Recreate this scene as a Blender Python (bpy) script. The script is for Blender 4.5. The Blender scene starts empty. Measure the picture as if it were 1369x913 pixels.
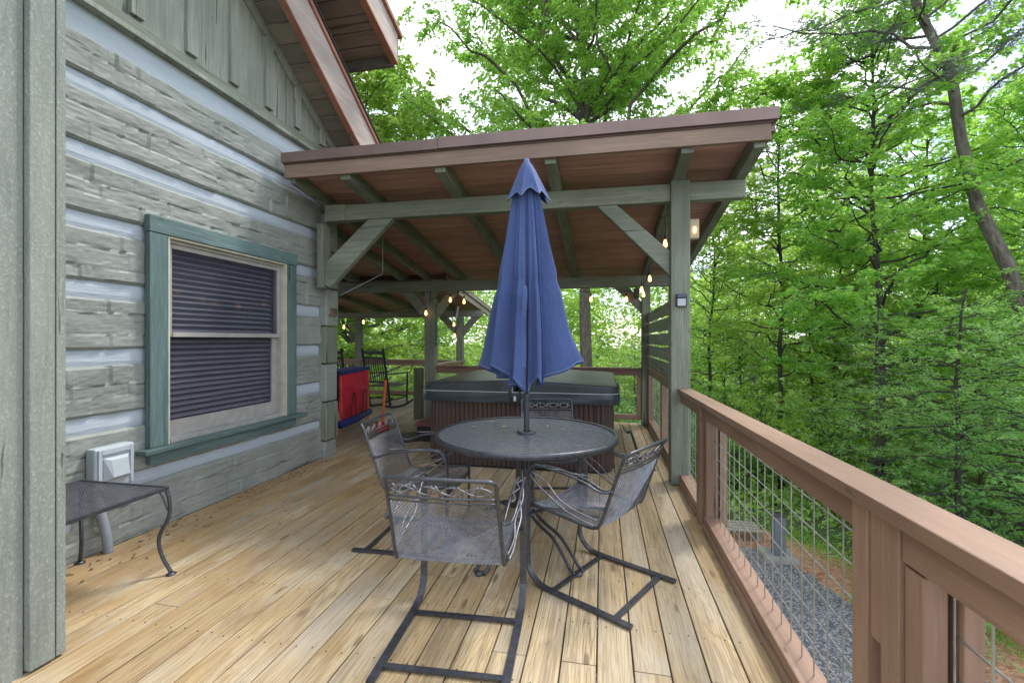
import bpy, bmesh, math, random
import numpy as np
from mathutils import Vector, Matrix
R = math.radians
random.seed(7)
scene = bpy.context.scene
COL = scene.collection

# ------------------------------------------------------------------ camera
H = 1.34; YAW = 11.3558
CA, SA = math.cos(R(YAW)), math.sin(R(YAW))
cam = bpy.data.cameras.new('camera'); camo = bpy.data.objects.new('camera', cam); COL.objects.link(camo)
camo.location = (0, 0, H); camo.rotation_euler = (R(90), 0, R(YAW))
cam.sensor_width = 36; cam.lens = 36 * 600 / 1369; cam.shift_y = -2.5 / 1369
cam.clip_start = .05; cam.clip_end = 600
scene.camera = camo

def at(px, w, z=0.0):
    """ground position of a tree: photo column px and distance w along the view axis"""
    r = (px - 684.5) / 600 * w
    return (r * CA - w * SA, r * SA + w * CA, z)

# ------------------------------------------------------------------ world and sun
world = bpy.data.worlds.new('World'); scene.world = world; world.use_nodes = True
nt = world.node_tree; nt.nodes.clear()
def N(nt, t, **kw):
    n = nt.nodes.new(t)
    for k, v in kw.items(): setattr(n, k, v)
    return n
SUN_EL, SUN_AZ = 58, 42      # azimuth clockwise from +Y
out = N(nt, 'ShaderNodeOutputWorld'); bg = N(nt, 'ShaderNodeBackground')
sky = N(nt, 'ShaderNodeTexSky', sky_type='NISHITA', sun_disc=False)
sky.sun_elevation = R(SUN_EL); sky.sun_rotation = R(SUN_AZ)
tc = N(nt, 'ShaderNodeTexCoord'); mp = N(nt, 'ShaderNodeMapping'); mp.inputs['Scale'].default_value = (1, 1, 2.2)
no = N(nt, 'ShaderNodeTexNoise'); no.inputs['Scale'].default_value = 2.3; no.inputs['Detail'].default_value = 7
no.inputs['Distortion'].default_value = .3
rp = N(nt, 'ShaderNodeValToRGB'); rp.color_ramp.elements[0].position = .40; rp.color_ramp.elements[1].position = .52
rp.color_ramp.elements[0].color = (.08, .08, .08, 1)
no2 = N(nt, 'ShaderNodeTexNoise'); no2.inputs['Scale'].default_value = 5; no2.inputs['Detail'].default_value = 5
rp2 = N(nt, 'ShaderNodeValToRGB'); rp2.color_ramp.elements[0].color = (6.3, 6.7, 7.4, 1); rp2.color_ramp.elements[1].color = (9.2, 9.3, 9.5, 1)
mx = N(nt, 'ShaderNodeMixRGB')
L = nt.links.new
L(tc.outputs['Generated'], mp.inputs['Vector']); L(mp.outputs[0], no.inputs['Vector']); L(mp.outputs[0], no2.inputs['Vector'])
L(no.outputs['Fac'], rp.inputs[0]); L(no2.outputs['Fac'], rp2.inputs[0])
L(rp.outputs[0], mx.inputs[0]); L(sky.outputs[0], mx.inputs[1]); L(rp2.outputs[0], mx.inputs[2])
L(mx.outputs[0], bg.inputs[0]); bg.inputs[1].default_value = .13; L(bg.outputs[0], out.inputs[0])
sl = bpy.data.lights.new('sun', 'SUN'); so = bpy.data.objects.new('sun', sl); COL.objects.link(so)
sl.energy = 1.5; sl.angle = R(11); sl.color = (1, .95, .87)
az, el = R(SUN_AZ), R(SUN_EL)
sd = Vector((math.sin(az) * math.cos(el), math.cos(az) * math.cos(el), math.sin(el)))
so.rotation_euler = sd.to_track_quat('Z', 'Y').to_euler()
vs = scene.view_settings; vs.view_transform = 'Standard'; vs.look = 'None'; vs.gamma = 1; vs.exposure = 1.35; vs.use_curve_mapping = False
scene.render.engine = 'CYCLES'
cy = scene.cycles; cy.max_bounces = 9; cy.diffuse_bounces = 6; cy.glossy_bounces = 3; cy.transmission_bounces = 4
cy.transparent_max_bounces = 8; cy.use_denoising = True; cy.sample_clamp_indirect = 6
try: cy.denoiser = 'OPENIMAGEDENOISE'; cy.denoising_prefilter = 'NONE'
except Exception: pass

# ------------------------------------------------------------------ materials
def newmat(name):
    m = bpy.data.materials.new(name); m.use_nodes = True
    nt = m.node_tree; b = nt.nodes['Principled BSDF']
    return m, nt, b
def mixc(nt, fac, a, b, mode='MIX'):
    n = N(nt, 'ShaderNodeMixRGB', blend_type=mode)
    for i, v in ((0, fac), (1, a), (2, b)):
        if isinstance(v, (int, float)): n.inputs[i].default_value = v
        elif isinstance(v, tuple): n.inputs[i].default_value = (*v, 1) if len(v) == 3 else v
        else: nt.links.new(v, n.inputs[i])
    return n.outputs[0]
def noise(nt, vec, scale=1.0, detail=4.0, rough=.55, dist=0.0, out='Fac'):
    n = N(nt, 'ShaderNodeTexNoise'); n.inputs['Scale'].default_value = scale; n.inputs['Detail'].default_value = detail
    n.inputs['Roughness'].default_value = rough; n.inputs['Distortion'].default_value = dist
    if vec is not None: nt.links.new(vec, n.inputs['Vector'])
    return n.outputs[out]
def mapping(nt, vec, scale=(1, 1, 1), loc=(0, 0, 0), rot=(0, 0, 0)):
    n = N(nt, 'ShaderNodeMapping'); n.inputs['Scale'].default_value = scale; n.inputs['Location'].default_value = loc
    n.inputs['Rotation'].default_value = rot
    nt.links.new(vec, n.inputs['Vector']); return n.outputs[0]
def ramp(nt, fac, stops):
    n = N(nt, 'ShaderNodeValToRGB'); cr = n.color_ramp
    while len(cr.elements) < len(stops): cr.elements.new(.5)
    for e, (p, c) in zip(cr.elements, stops):
        e.position = p; e.color = (c, c, c, 1) if isinstance(c, (int, float)) else (*c, 1)
    nt.links.new(fac, n.inputs[0]); return n.outputs[0]
def mth(nt, op, a, b=0.0, c=0.0):
    n = N(nt, 'ShaderNodeMath', operation=op)
    for i, v in enumerate((a, b, c)):
        if isinstance(v, (int, float)): n.inputs[i].default_value = v
        else: nt.links.new(v, n.inputs[i])
    return n.outputs[0]
def vadd(nt, vec, val, k=(37., 11., 23.)):
    s = N(nt, 'ShaderNodeVectorMath', operation='SCALE'); s.inputs[0].default_value = k; nt.links.new(val, s.inputs['Scale'])
    a = N(nt, 'ShaderNodeVectorMath', operation='ADD'); nt.links.new(vec, a.inputs[0]); nt.links.new(s.outputs[0], a.inputs[1])
    return a.outputs[0]
def bump(nt, h, strength=.5, dist=.01, normal=None):
    n = N(nt, 'ShaderNodeBump'); n.inputs['Strength'].default_value = strength; n.inputs['Distance'].default_value = dist
    nt.links.new(h, n.inputs['Height'])
    if normal is not None: nt.links.new(normal, n.inputs['Normal'])
    return n.outputs[0]
def axis_scale(axis, along, across):
    return tuple(along if i == 'XYZ'.index(axis) else across for i in range(3))
def objco(nt): return N(nt, 'ShaderNodeTexCoord').outputs['Object']
def island(nt): return N(nt, 'ShaderNodeNewGeometry').outputs['Random Per Island']

def painted(name, col, axis='Z', wear=.25, rough=.62, grain=1.0, wearcol=None, dirt=.35):
    m, nt, b = newmat(name); co = vadd(nt, objco(nt), island(nt))
    g = noise(nt, mapping(nt, co, axis_scale(axis, 1.6, 34)), 1, 6, .6, .4)
    g2 = noise(nt, mapping(nt, co, axis_scale(axis, 5, 110)), 1, 3)
    big = noise(nt, mapping(nt, co, axis_scale(axis, .8, 2.6)), 1, 5, .6)
    chk = ramp(nt, noise(nt, mapping(nt, co, axis_scale(axis, .7, 16)), 1, 3, .5, .8), [(.0, 1), (.30, 1), (.335, 0), (1, 0)])
    c2 = tuple(min(1, v * 1.28 + .012) for v in col); c1 = tuple(v * .72 for v in col)
    c = mixc(nt, ramp(nt, big, [(.3, 0), (.7, 1)]), c1, c2)
    c = mixc(nt, mth(nt, 'MULTIPLY', ramp(nt, g, [(.35, 1), (.62, 0)]), dirt), c, tuple(v * .5 for v in col))
    if wearcol: c = mixc(nt, mth(nt, 'MULTIPLY', ramp(nt, mth(nt, 'ADD', g2, mth(nt, 'MULTIPLY', big, .6)), [(.88, 0), (.97, 1)]), wear), c, wearcol)
    c = mixc(nt, mth(nt, 'MULTIPLY', chk, .75), c, tuple(v * .18 for v in col))
    v = N(nt, 'ShaderNodeTexVoronoi'); nt.links.new(mapping(nt, co, axis_scale(axis, 3.2, 9)), v.inputs['Vector']); v.inputs['Scale'].default_value = 1
    kn = ramp(nt, v.outputs['Distance'], [(0, 1), (.05, 1), (.085, 0)])
    c = mixc(nt, mth(nt, 'MULTIPLY', kn, .55), c, tuple(v_ * .3 for v_ in col))
    nt.links.new(c, b.inputs['Base Color']); b.inputs['Roughness'].default_value = rough
    hgt = mth(nt, 'ADD', mth(nt, 'MULTIPLY', g, 1.0), mth(nt, 'MULTIPLY', g2, .5))
    hgt = mth(nt, 'SUBTRACT', hgt, mth(nt, 'MULTIPLY', chk, .9))
    nt.links.new(bump(nt, hgt, .55 * grain, .006), b.inputs['Normal'])
    return m
GREEN = (.190, .215, .165); BROWN = (.262, .160, .112); TAUPE = (.25, .168, .122)
TB = {a: painted('timber green ' + a, GREEN, a, .3, .7, 1.3, (.36, .36, .29), .5) for a in 'XYZ'}
RL = {a: painted('rail brown ' + a, BROWN, a, .15, .5, .9, (.42, .30, .25), .3) for a in 'XYZ'}
M_fascia = painted('fascia taupe', TAUPE, 'X', .2, .55, .8, (.4, .3, .25), .4)
M_barge = painted('barge board grey brown', (.40, .33, .31), 'Y', .3, .6, 1, (.5, .45, .42), .5)
M_bargedge = painted('barge edge red brown', (.30, .13, .085), 'Y', .1, .6, .8)
M_casing = painted('casing teal', (.095, .155, .155), 'Z', .4, .6, 1.6, (.19, .30, .30), .45)
M_casingy = painted('casing teal Y', (.095, .155, .155), 'Y', .4, .6, 1.3, (.19, .30, .30), .45)
M_wallZ = None
M_gableZ = painted('gable board green', (.26, .29, .245), 'Z', .4, .75, 1.6, (.38, .41, .36), .5)
M_soff = painted('soffit brown grey', (.20, .185, .15), 'X', .1, .7, .8)
M_soff2 = painted('dormer soffit', (.26, .205, .175), 'X', .1, .7, .8)

def simple(name, col, rough=.5, metal=0.0, nscale=8, var=.25, bmp=0.0, bscale=60, spec=None):
    m, nt, b = newmat(name); co = objco(nt)
    n = noise(nt, co, nscale, 5)
    c = mixc(nt, ramp(nt, n, [(.3, 0), (.7, 1)]), tuple(v * (1 - var) for v in col), tuple(min(1, v * (1 + var)) for v in col))
    nt.links.new(c, b.inputs['Base Color']); b.inputs['Roughness'].default_value = rough; b.inputs['Metallic'].default_value = metal
    if bmp: nt.links.new(bump(nt, noise(nt, co, bscale, 4), bmp, .004), b.inputs['Normal'])
    if spec is not None: b.inputs['Specular IOR Level'].default_value = spec
    return m
M_flash = simple('roof flashing metal', (.205, .142, .128), .42, .35, 3, .15)
M_iron = simple('wrought iron charcoal', (.07, .075, .09), .34, .5, 30, .3, .25, 140)
M_ironmesh = simple('expanded metal charcoal', (.20, .21, .24), .36, .6, 30, .25)
M_ironhi = simple('cast leaf scroll grey', (.17, .17, .19), .4, .6, 30, .3)
M_black = simple('black painted wood', (.010, .010, .012), .6, 0, 20, .3)
M_wire = simple('galvanised wire', (.42, .43, .44), .35, .85, 20, .2)
M_white = simple('white plastic', (.40, .45, .49), .45, 0, 5, .08)
M_grey = simple('grey pvc', (.26, .29, .34), .5, 0, 6, .15)
M_beige = simple('beige window frame', (.34, .33, .31), .5, 0, 12, .15, .2)
M_frameedge = simple('cream trim bead', (.50, .47, .36), .5, 0, 12, .15)
M_blind = simple('blind slat', (.46, .45, .48), .6, 0, 5, .1)
M_dark = simple('dark interior', (.012, .012, .016), .8)
M_cable = simple('black cable', (.01, .01, .012), .5)
M_cover = simple('tub vinyl cover dark', (.022, .032, .042), .42, 0, 4, .35, .35, 14)
M_covertop = simple('tub cover top', (.026, .036, .042), .45, 0, 2.5, .3, .25, 9)
M_red = simple('red fabric', (.58, .012, .05), .8, 0, 6, .2, .3, 12)
M_blue = simple('blue fabric', (.02, .03, .17), .8, 0, 6, .2, .2, 30)
M_orange = simple('orange plastic', (.62, .13, .035), .45, 0, 9, .15)
M_teal = simple('teal rope', (.04, .20, .18), .8, 0, 9, .2)
M_step = simple('step red brown', (.16, .055, .045), .6, 0, 9, .2)
M_concrete = simple('concrete pad', (.24, .24, .23), .85, 0, 6, .15, .4, 50)
M_pallet = simple('weathered wood', (.28, .26, .22), .8, 0, 9, .25, .4, 50)
M_utility = simple('utility grey', (.12, .14, .17), .5, 0, 9, .15)
M_seam = simple('white piping', (.45, .47, .50), .6, 0, 9, .1)

def mat_tubwood():
    m, nt, b = newmat('tub siding brown'); co = objco(nt)
    n = noise(nt, mapping(nt, co, (14, 14, .8)), 1, 5)
    c = mixc(nt, n, (.028, .017, .016), (.070, .040, .034))
    nt.links.new(c, b.inputs['Base Color']); b.inputs['Roughness'].default_value = .45
    nt.links.new(bump(nt, n, .3, .004), b.inputs['Normal']); return m
M_tub = mat_tubwood()

def mat_canvas():
    m, nt, b = newmat('umbrella canvas blue'); co = objco(nt)
    big = noise(nt, mapping(nt, co, (3, 3, 1.2)), 1.5, 5)
    fleck = ramp(nt, noise(nt, co, 95, 2), [(.66, 0), (.72, 1)])
    c = mixc(nt, ramp(nt, big, [(.25, 0), (.75, 1)]), (.030, .056, .170), (.060, .102, .265))
    c = mixc(nt, mth(nt, 'MULTIPLY', fleck, .25), c, (.28, .33, .5))
    nt.links.new(c, b.inputs['Base Color']); b.inputs['Roughness'].default_value = .85
    b.inputs['Sheen Weight'].default_value = .1
    wv = noise(nt, mapping(nt, co, (5, 5, 2.5)), 2.4, 6, .65, .5)
    nt.links.new(bump(nt, wv, .5, .02), b.inputs['Normal'])
    return m
M_canvas = mat_canvas()
M_hem = simple('canvas hem', (.12, .17, .33), .85, 0, 20, .15)

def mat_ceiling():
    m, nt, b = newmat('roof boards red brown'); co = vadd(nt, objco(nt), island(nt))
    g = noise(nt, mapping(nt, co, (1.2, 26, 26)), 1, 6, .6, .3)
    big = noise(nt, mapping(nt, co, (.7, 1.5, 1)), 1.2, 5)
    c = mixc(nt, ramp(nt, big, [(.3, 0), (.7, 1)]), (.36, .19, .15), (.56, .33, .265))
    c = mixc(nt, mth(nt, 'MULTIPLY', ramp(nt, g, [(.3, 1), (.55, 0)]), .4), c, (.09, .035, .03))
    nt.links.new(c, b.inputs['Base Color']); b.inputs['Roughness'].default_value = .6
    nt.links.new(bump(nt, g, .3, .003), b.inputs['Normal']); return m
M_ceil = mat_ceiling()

def mat_deck():
    m, nt, b = newmat('deck boards'); oc = objco(nt); isl = island(nt); co = vadd(nt, oc, isl, (37., 13., 5.))
    fine = noise(nt, mapping(nt, co, (150, 3.2, 95)), 1, 4, .65, .2)
    med = noise(nt, mapping(nt, co, (34, 1.0, 22)), 1, 7, .66, .6)
    low = noise(nt, mapping(nt, co, (8.5, .55, 8)), 1, 3, .5, .35)
    rings = mth(nt, 'ABSOLUTE', mth(nt, 'SINE', mth(nt, 'MULTIPLY', low, 62)))
    rings = ramp(nt, rings, [(.0, 1), (.35, .35), (.8, 0)])
    c = mixc(nt, isl, (.37, .275, .140), (.55, .44, .265))
    c = mixc(nt, mth(nt, 'MULTIPLY', ramp(nt, med, [(.35, 1), (.60, 0)]), .5), c, (.25, .165, .08))
    c = mixc(nt, mth(nt, 'MULTIPLY', rings, .5), c, (.21, .13, .06))
    c = mixc(nt, mth(nt, 'MULTIPLY', ramp(nt, fine, [(.38, 1), (.50, 0)]), .75), c, (.18, .12, .07))
    # grey weathering
    wth = noise(nt, mapping(nt, co, (2.2, .8, 1)), 1.1, 6, .62)
    c = mixc(nt, mth(nt, 'MULTIPLY', ramp(nt, wth, [(.46, 0), (.66, 1)]), .5), c, (.40, .375, .325))
    # mildew flecks
    fl = ramp(nt, noise(nt, mapping(nt, oc, (26, 9, 1)), 1, 5, .7), [(.61, 0), (.70, 1)])
    fm = ramp(nt, noise(nt, oc, 1.7, 3), [(.45, 0), (.62, 1)])
    c = mixc(nt, mth(nt, 'MULTIPLY', mth(nt, 'MULTIPLY', fl, fm), .75), c, (.16, .145, .11))
    # tannin stains, wet toward the house wall
    sx = N(nt, 'ShaderNodeSeparateXYZ'); nt.links.new(oc, sx.inputs[0])
    nearw = N(nt, 'ShaderNodeMapRange'); nt.links.new(sx.outputs[0], nearw.inputs[0])
    for i, v in ((1, -.6), (2, -3.0), (3, -.01), (4, .15)): nearw.inputs[i].default_value = v
    st = noise(nt, mapping(nt, vadd(nt, oc, isl, (1.6, .9, 0)), (3.2, 1.1, 1)), 1.0, 7, .68, .5)
    st = ramp(nt, mth(nt, 'ADD', st, nearw.outputs[0]), [(.54, 0), (.60, .55), (.70, 1)])
    tone = noise(nt, mapping(nt, vadd(nt, oc, isl, (9, 5, 0)), (4, .9, 1)), 1, 4)
    c = mixc(nt, mth(nt, 'MULTIPLY', st, .62), c, mixc(nt, ramp(nt, tone, [(.35, 0), (.65, 1)]), (.21, .105, .035), (.42, .27, .10)))
    dk_ = ramp(nt, noise(nt, mapping(nt, vadd(nt, oc, isl, (3, 1, 0)), (9, 2.2, 1)), 1.0, 6, .7), [(.60, 0), (.68, 1)])
    c = mixc(nt, mth(nt, 'MULTIPLY', mth(nt, 'MULTIPLY', dk_, st), .75), c, (.09, .045, .02))
    # old grey-green boards at the back porch
    oy = N(nt, 'ShaderNodeMapRange'); nt.links.new(sx.outputs[1], oy.inputs[0])
    for i, v in ((1, 4.6), (2, 5.6), (3, 0), (4, .6)): oy.inputs[i].default_value = v
    ox = N(nt, 'ShaderNodeMapRange'); nt.links.new(sx.outputs[0], ox.inputs[0])
    for i, v in ((1, -1.8), (2, -2.6), (3, 0), (4, 1)): ox.inputs[i].default_value = v
    c = mixc(nt, mth(nt, 'MULTIPLY', oy.outputs[0], ox.outputs[0]), c, mixc(nt, med, (.15, .145, .11), (.32, .31, .25)))
    # knots
    v = N(nt, 'ShaderNodeTexVoronoi'); v.inputs['Scale'].default_value = 1; v.inputs['Randomness'].default_value = 1
    nt.links.new(mapping(nt, co, (7.5, 1.9, 1)), v.inputs['Vector'])
    kn = ramp(nt, v.outputs['Distance'], [(.0, 1), (.075, .9), (.12, 0)])
    c = mixc(nt, mth(nt, 'MULTIPLY', kn, .8), c, (.13, .075, .035))
    nt.links.new(c, b.inputs['Base Color'])
    nt.links.new(ramp(nt, st, [(0, .72), (1, .5)]), b.inputs['Roughness'])
    h = mth(nt, 'SUBTRACT', mth(nt, 'ADD', med, mth(nt, 'MULTIPLY', fine, .6)), mth(nt, 'MULTIPLY', rings, .35))
    nt.links.new(bump(nt, h, .5, .004), b.inputs['Normal']); return m
M_deck = mat_deck()

def mat_log():
    m, nt, b = newmat('hewn log paint'); co = vadd(nt, objco(nt), island(nt))
    g = noise(nt, mapping(nt, co, (10, 3.2, 30)), 1, 7, .65, .5)
    big = noise(nt, co, 2.2, 5)
    chk = ramp(nt, noise(nt, mapping(nt, co, (3, 1.1, 15)), 1, 5, .6, 1.2), [(.0, 1), (.33, 1), (.36, 0), (1, 0)])
    c = mixc(nt, ramp(nt, big, [(.3, 0), (.7, 1)]), (.20, .222, .205), (.285, .305, .28))
    c = mixc(nt, mth(nt, 'MULTIPLY', ramp(nt, g, [(.3, 1), (.5, 0)]), .3), c, (.12, .13, .115))
    c = mixc(nt, mth(nt, 'MULTIPLY', ramp(nt, g, [(.56, 0), (.7, 1)]), .35), c, (.37, .39, .37))
    c = mixc(nt, mth(nt, 'MULTIPLY', chk, .7), c, (.045, .05, .045))
    nt.links.new(c, b.inputs['Base Color']); b.inputs['Roughness'].default_value = .62
    h = mth(nt, 'SUBTRACT', g, mth(nt, 'MULTIPLY', chk, .8))
    nt.links.new(bump(nt, h, .5, .008), b.inputs['Normal']); return m
M_log = mat_log()
def mat_rough():
    m, nt, b = newmat('rough sawn board wall'); co = vadd(nt, objco(nt), island(nt))
    f1 = noise(nt, mapping(nt, co, (95, 95, 60)), 1, 5, .7, .4)
    gr = noise(nt, mapping(nt, co, (26, 26, 1.8)), 1, 6, .65, 1.2)
    big = noise(nt, mapping(nt, co, (5, 5, .9)), 1, 5, .6, .8)
    chk = ramp(nt, noise(nt, mapping(nt, co, (20, 20, 1.3)), 1, 4, .5, 1.6), [(0, 1), (.27, 1), (.30, 0), (1, 0)])
    c = mixc(nt, ramp(nt, big, [(.3, 0), (.7, 1)]), (.19, .215, .19), (.265, .29, .255))
    c = mixc(nt, mth(nt, 'MULTIPLY', ramp(nt, f1, [(.52, 0), (.68, 1)]), .55), c, (.42, .46, .43))
    c = mixc(nt, mth(nt, 'MULTIPLY', ramp(nt, gr, [(.32, 1), (.5, 0)]), .35), c, (.12, .14, .12))
    c = mixc(nt, mth(nt, 'MULTIPLY', chk, .6), c, (.05, .055, .05))
    nt.links.new(c, b.inputs['Base Color']); b.inputs['Roughness'].default_value = .8
    nt.links.new(bump(nt, mth(nt, 'SUBTRACT', mth(nt, 'ADD', f1, gr), chk), .9, .006), b.inputs['Normal']); return m
M_wallZ = mat_rough()
def mat_chink():
    m, nt, b = newmat('chinking'); co = objco(nt)
    n = noise(nt, mapping(nt, co, (4, 1.5, 6)), 1.5, 6)
    c = mixc(nt, n, (.36, .42, .49), (.47, .53, .59))
    nt.links.new(c, b.inputs['Base Color']); b.inputs['Roughness'].default_value = .8
    nt.links.new(bump(nt, noise(nt, mapping(nt, co, (3, 2, 14)), 5, 5), .4, .01), b.inputs['Normal']); return m
M_chink = mat_chink()
def mat_glass():
    m, nt, b = newmat('window pane')
    nt.nodes.remove(b); o = nt.nodes['Material Output']
    tr = N(nt, 'ShaderNodeBsdfTransparent'); tr.inputs[0].default_value = (.92, .92, .95, 1)
    gl = N(nt, 'ShaderNodeBsdfGlossy'); gl.inputs['Roughness'].default_value = .05; gl.inputs[0].default_value = (.8, .8, .85, 1)
    df = N(nt, 'ShaderNodeBsdfDiffuse'); df.inputs[0].default_value = (.11, .115, .16, 1)
    lw = N(nt, 'ShaderNodeLayerWeight'); lw.inputs[0].default_value = .5; frv = mth(nt, 'ADD', .02, mth(nt, 'MULTIPLY', mth(nt, 'POWER', lw.outputs['Facing'], 5.0), .4))
    m1 = N(nt, 'ShaderNodeMixShader'); m2 = N(nt, 'ShaderNodeMixShader'); m2.inputs[0].default_value = .22
    nt.links.new(tr.outputs[0], m2.inputs[1]); nt.links.new(df.outputs[0], m2.inputs[2])
    nt.links.new(frv, m1.inputs[0]); nt.links.new(m2.outputs[0], m1.inputs[1]); nt.links.new(gl.outputs[0], m1.inputs[2])
    nt.links.new(m1.outputs[0], o.inputs[0]); return m
M_glass = mat_glass()
def mat_bulb():
    m, nt, b = newmat('lit amber bulb')
    b.inputs['Base Color'].default_value = (.9, .5, .2, 1)
    b.inputs['Emission Color'].default_value = (1, .50, .16, 1); b.inputs['Emission Strength'].default_value = 2.2
    return m
M_bulb = mat_bulb()

def mat_leaf(name, a, b_, trans, tmix=.55, rough=.45, hue=.0):
    m, nt, b = newmat(name); nt.nodes.remove(b); o = nt.nodes['Material Output']
    isl = island(nt)
    oi = N(nt, 'ShaderNodeObjectInfo').outputs['Random']
    cl = ramp(nt, noise(nt, objco(nt), .55, 3), [(.35, 0), (.65, 1)])
    f = mth(nt, 'ADD', mth(nt, 'MULTIPLY', isl, .55), mth(nt, 'MULTIPLY', cl, .45))
    c = mixc(nt, f, a, b_)
    hs = N(nt, 'ShaderNodeHueSaturation'); nt.links.new(c, hs.inputs['Color'])
    nt.links.new(mth(nt, 'ADD', .475, mth(nt, 'MULTIPLY', oi, .05)), hs.inputs['Hue'])
    nt.links.new(mth(nt, 'ADD', .85, mth(nt, 'MULTIPLY', oi, .3)), hs.inputs['Value'])
    tcol = mixc(nt, f, tuple(v * .7 for v in trans), trans)
    d = N(nt, 'ShaderNodeBsdfDiffuse'); nt.links.new(hs.outputs[0], d.inputs[0])
    t = N(nt, 'ShaderNodeBsdfTranslucent'); nt.links.new(tcol, t.inputs[0])
    g = N(nt, 'ShaderNodeBsdfGlossy'); g.inputs['Roughness'].default_value = rough; g.inputs[0].default_value = (.8, .9, .8, 1)
    m1 = N(nt, 'ShaderNodeMixShader'); m1.inputs[0].default_value = tmix
    nt.links.new(d.outputs[0], m1.inputs[1]); nt.links.new(t.outputs[0], m1.inputs[2])
    m2 = N(nt, 'ShaderNodeMixShader'); m2.inputs[0].default_value = .07
    nt.links.new(m1.outputs[0], m2.inputs[1]); nt.links.new(g.outputs[0], m2.inputs[2])
    nt.links.new(m2.outputs[0], o.inputs[0]); return m
LF_mid = mat_leaf('leaves mid green', (.13, .28, .05), (.26, .46, .08), (.50, .80, .10))
LF_yel = mat_leaf('leaves yellow green', (.16, .32, .05), (.29, .50, .08), (.52, .78, .12))
LF_dark = mat_leaf('leaves blue green', (.09, .25, .075), (.18, .38, .11), (.34, .66, .14))
LF_tall = mat_leaf('leaves light green', (.12, .28, .05), (.24, .45, .08), (.46, .80, .12), .65)
LF_hem = mat_leaf('hemlock needles', (.13, .29, .08), (.26, .47, .13), (.44, .75, .17))
LF_pine = mat_leaf('pine needles', (.09, .12, .10), (.16, .20, .17), (.18, .22, .16), .25)
def mat_bark(name, a, b_):
    m, nt, b = newmat(name); co = objco(nt)
    n = noise(nt, mapping(nt, co, (14, 14, 3)), 1, 7, .7, .5)
    n2 = noise(nt, co, 1.6, 4)
    c = mixc(nt, ramp(nt, n, [(.35, 0), (.65, 1)]), a, b_)
    c = mixc(nt, mth(nt, 'MULTIPLY', ramp(nt, n2, [(.5, 0), (.7, 1)]), .5), c, (.10, .12, .07))
    nt.links.new(c, b.inputs['Base Color']); b.inputs['Roughness'].default_value = .9
    nt.links.new(bump(nt, n, .9, .03), b.inputs['Normal']); return m
BK_dark = mat_bark('bark dark', (.018, .017, .016), (.065, .06, .052))
BK_grey = mat_bark('bark grey', (.06, .05, .045), (.20, .175, .15))
def mat_ground():
    m, nt, b = newmat('forest floor'); co = objco(nt)
    n = noise(nt, co, .6, 6); n2 = noise(nt, co, 9, 5)
    c = mixc(nt, ramp(nt, n, [(.4, 0), (.6, 1)]), (.05, .085, .025), (.10, .075, .04))
    c = mixc(nt, n2, c, (.045, .09, .02)); nt.links.new(c, b.inputs['Base Color']); b.inputs['Roughness'].default_value = .95
    nt.links.new(bump(nt, n2, .8, .1), b.inputs['Normal']); return m
def mat_gravel():
    m, nt, b = newmat('gravel'); co = objco(nt)
    v = N(nt, 'ShaderNodeTexVoronoi'); v.inputs['Scale'].default_value = 34; nt.links.new(co, v.inputs['Vector'])
    s = N(nt, 'ShaderNodeSeparateXYZ'); nt.links.new(v.outputs['Color'], s.inputs[0])
    c = mixc(nt, s.outputs[0], (.12, .125, .15), (.36, .37, .41))
    c = mixc(nt, ramp(nt, v.outputs['Distance'], [(.3, 0), (.7, .8)]), c, (.03, .03, .035))
    c = mixc(nt, mth(nt, 'MULTIPLY', ramp(nt, noise(nt, co, 2.2, 4), [(.6, 0), (.7, 1)]), .35), c, (.12, .17, .05))
    nt.links.new(c, b.inputs['Base Color']); b.inputs['Roughness'].default_value = .85
    nt.links.new(bump(nt, v.outputs['Distance'], -1, .03), b.inputs['Normal']); return m
def mat_litter():
    m, nt, b = newmat('leaf litter'); co = objco(nt)
    v = N(nt, 'ShaderNodeTexVoronoi'); v.inputs['Scale'].default_value = 22; nt.links.new(mapping(nt, co, (1, 1.6, 1)), v.inputs['Vector'])
    s = N(nt, 'ShaderNodeSeparateXYZ'); nt.links.new(v.outputs['Color'], s.inputs[0])
    c = mixc(nt, s.outputs[0], (.20, .075, .035), (.46, .22, .12))
    c = mixc(nt, mth(nt, 'MULTIPLY', s.outputs[1], .35), c, (.42, .36, .27))
    nt.links.new(c, b.inputs['Base Color']); b.inputs['Roughness'].default_value = .9
    nt.links.new(bump(nt, s.outputs[2], 1, .03), b.inputs['Normal']); return m

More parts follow.
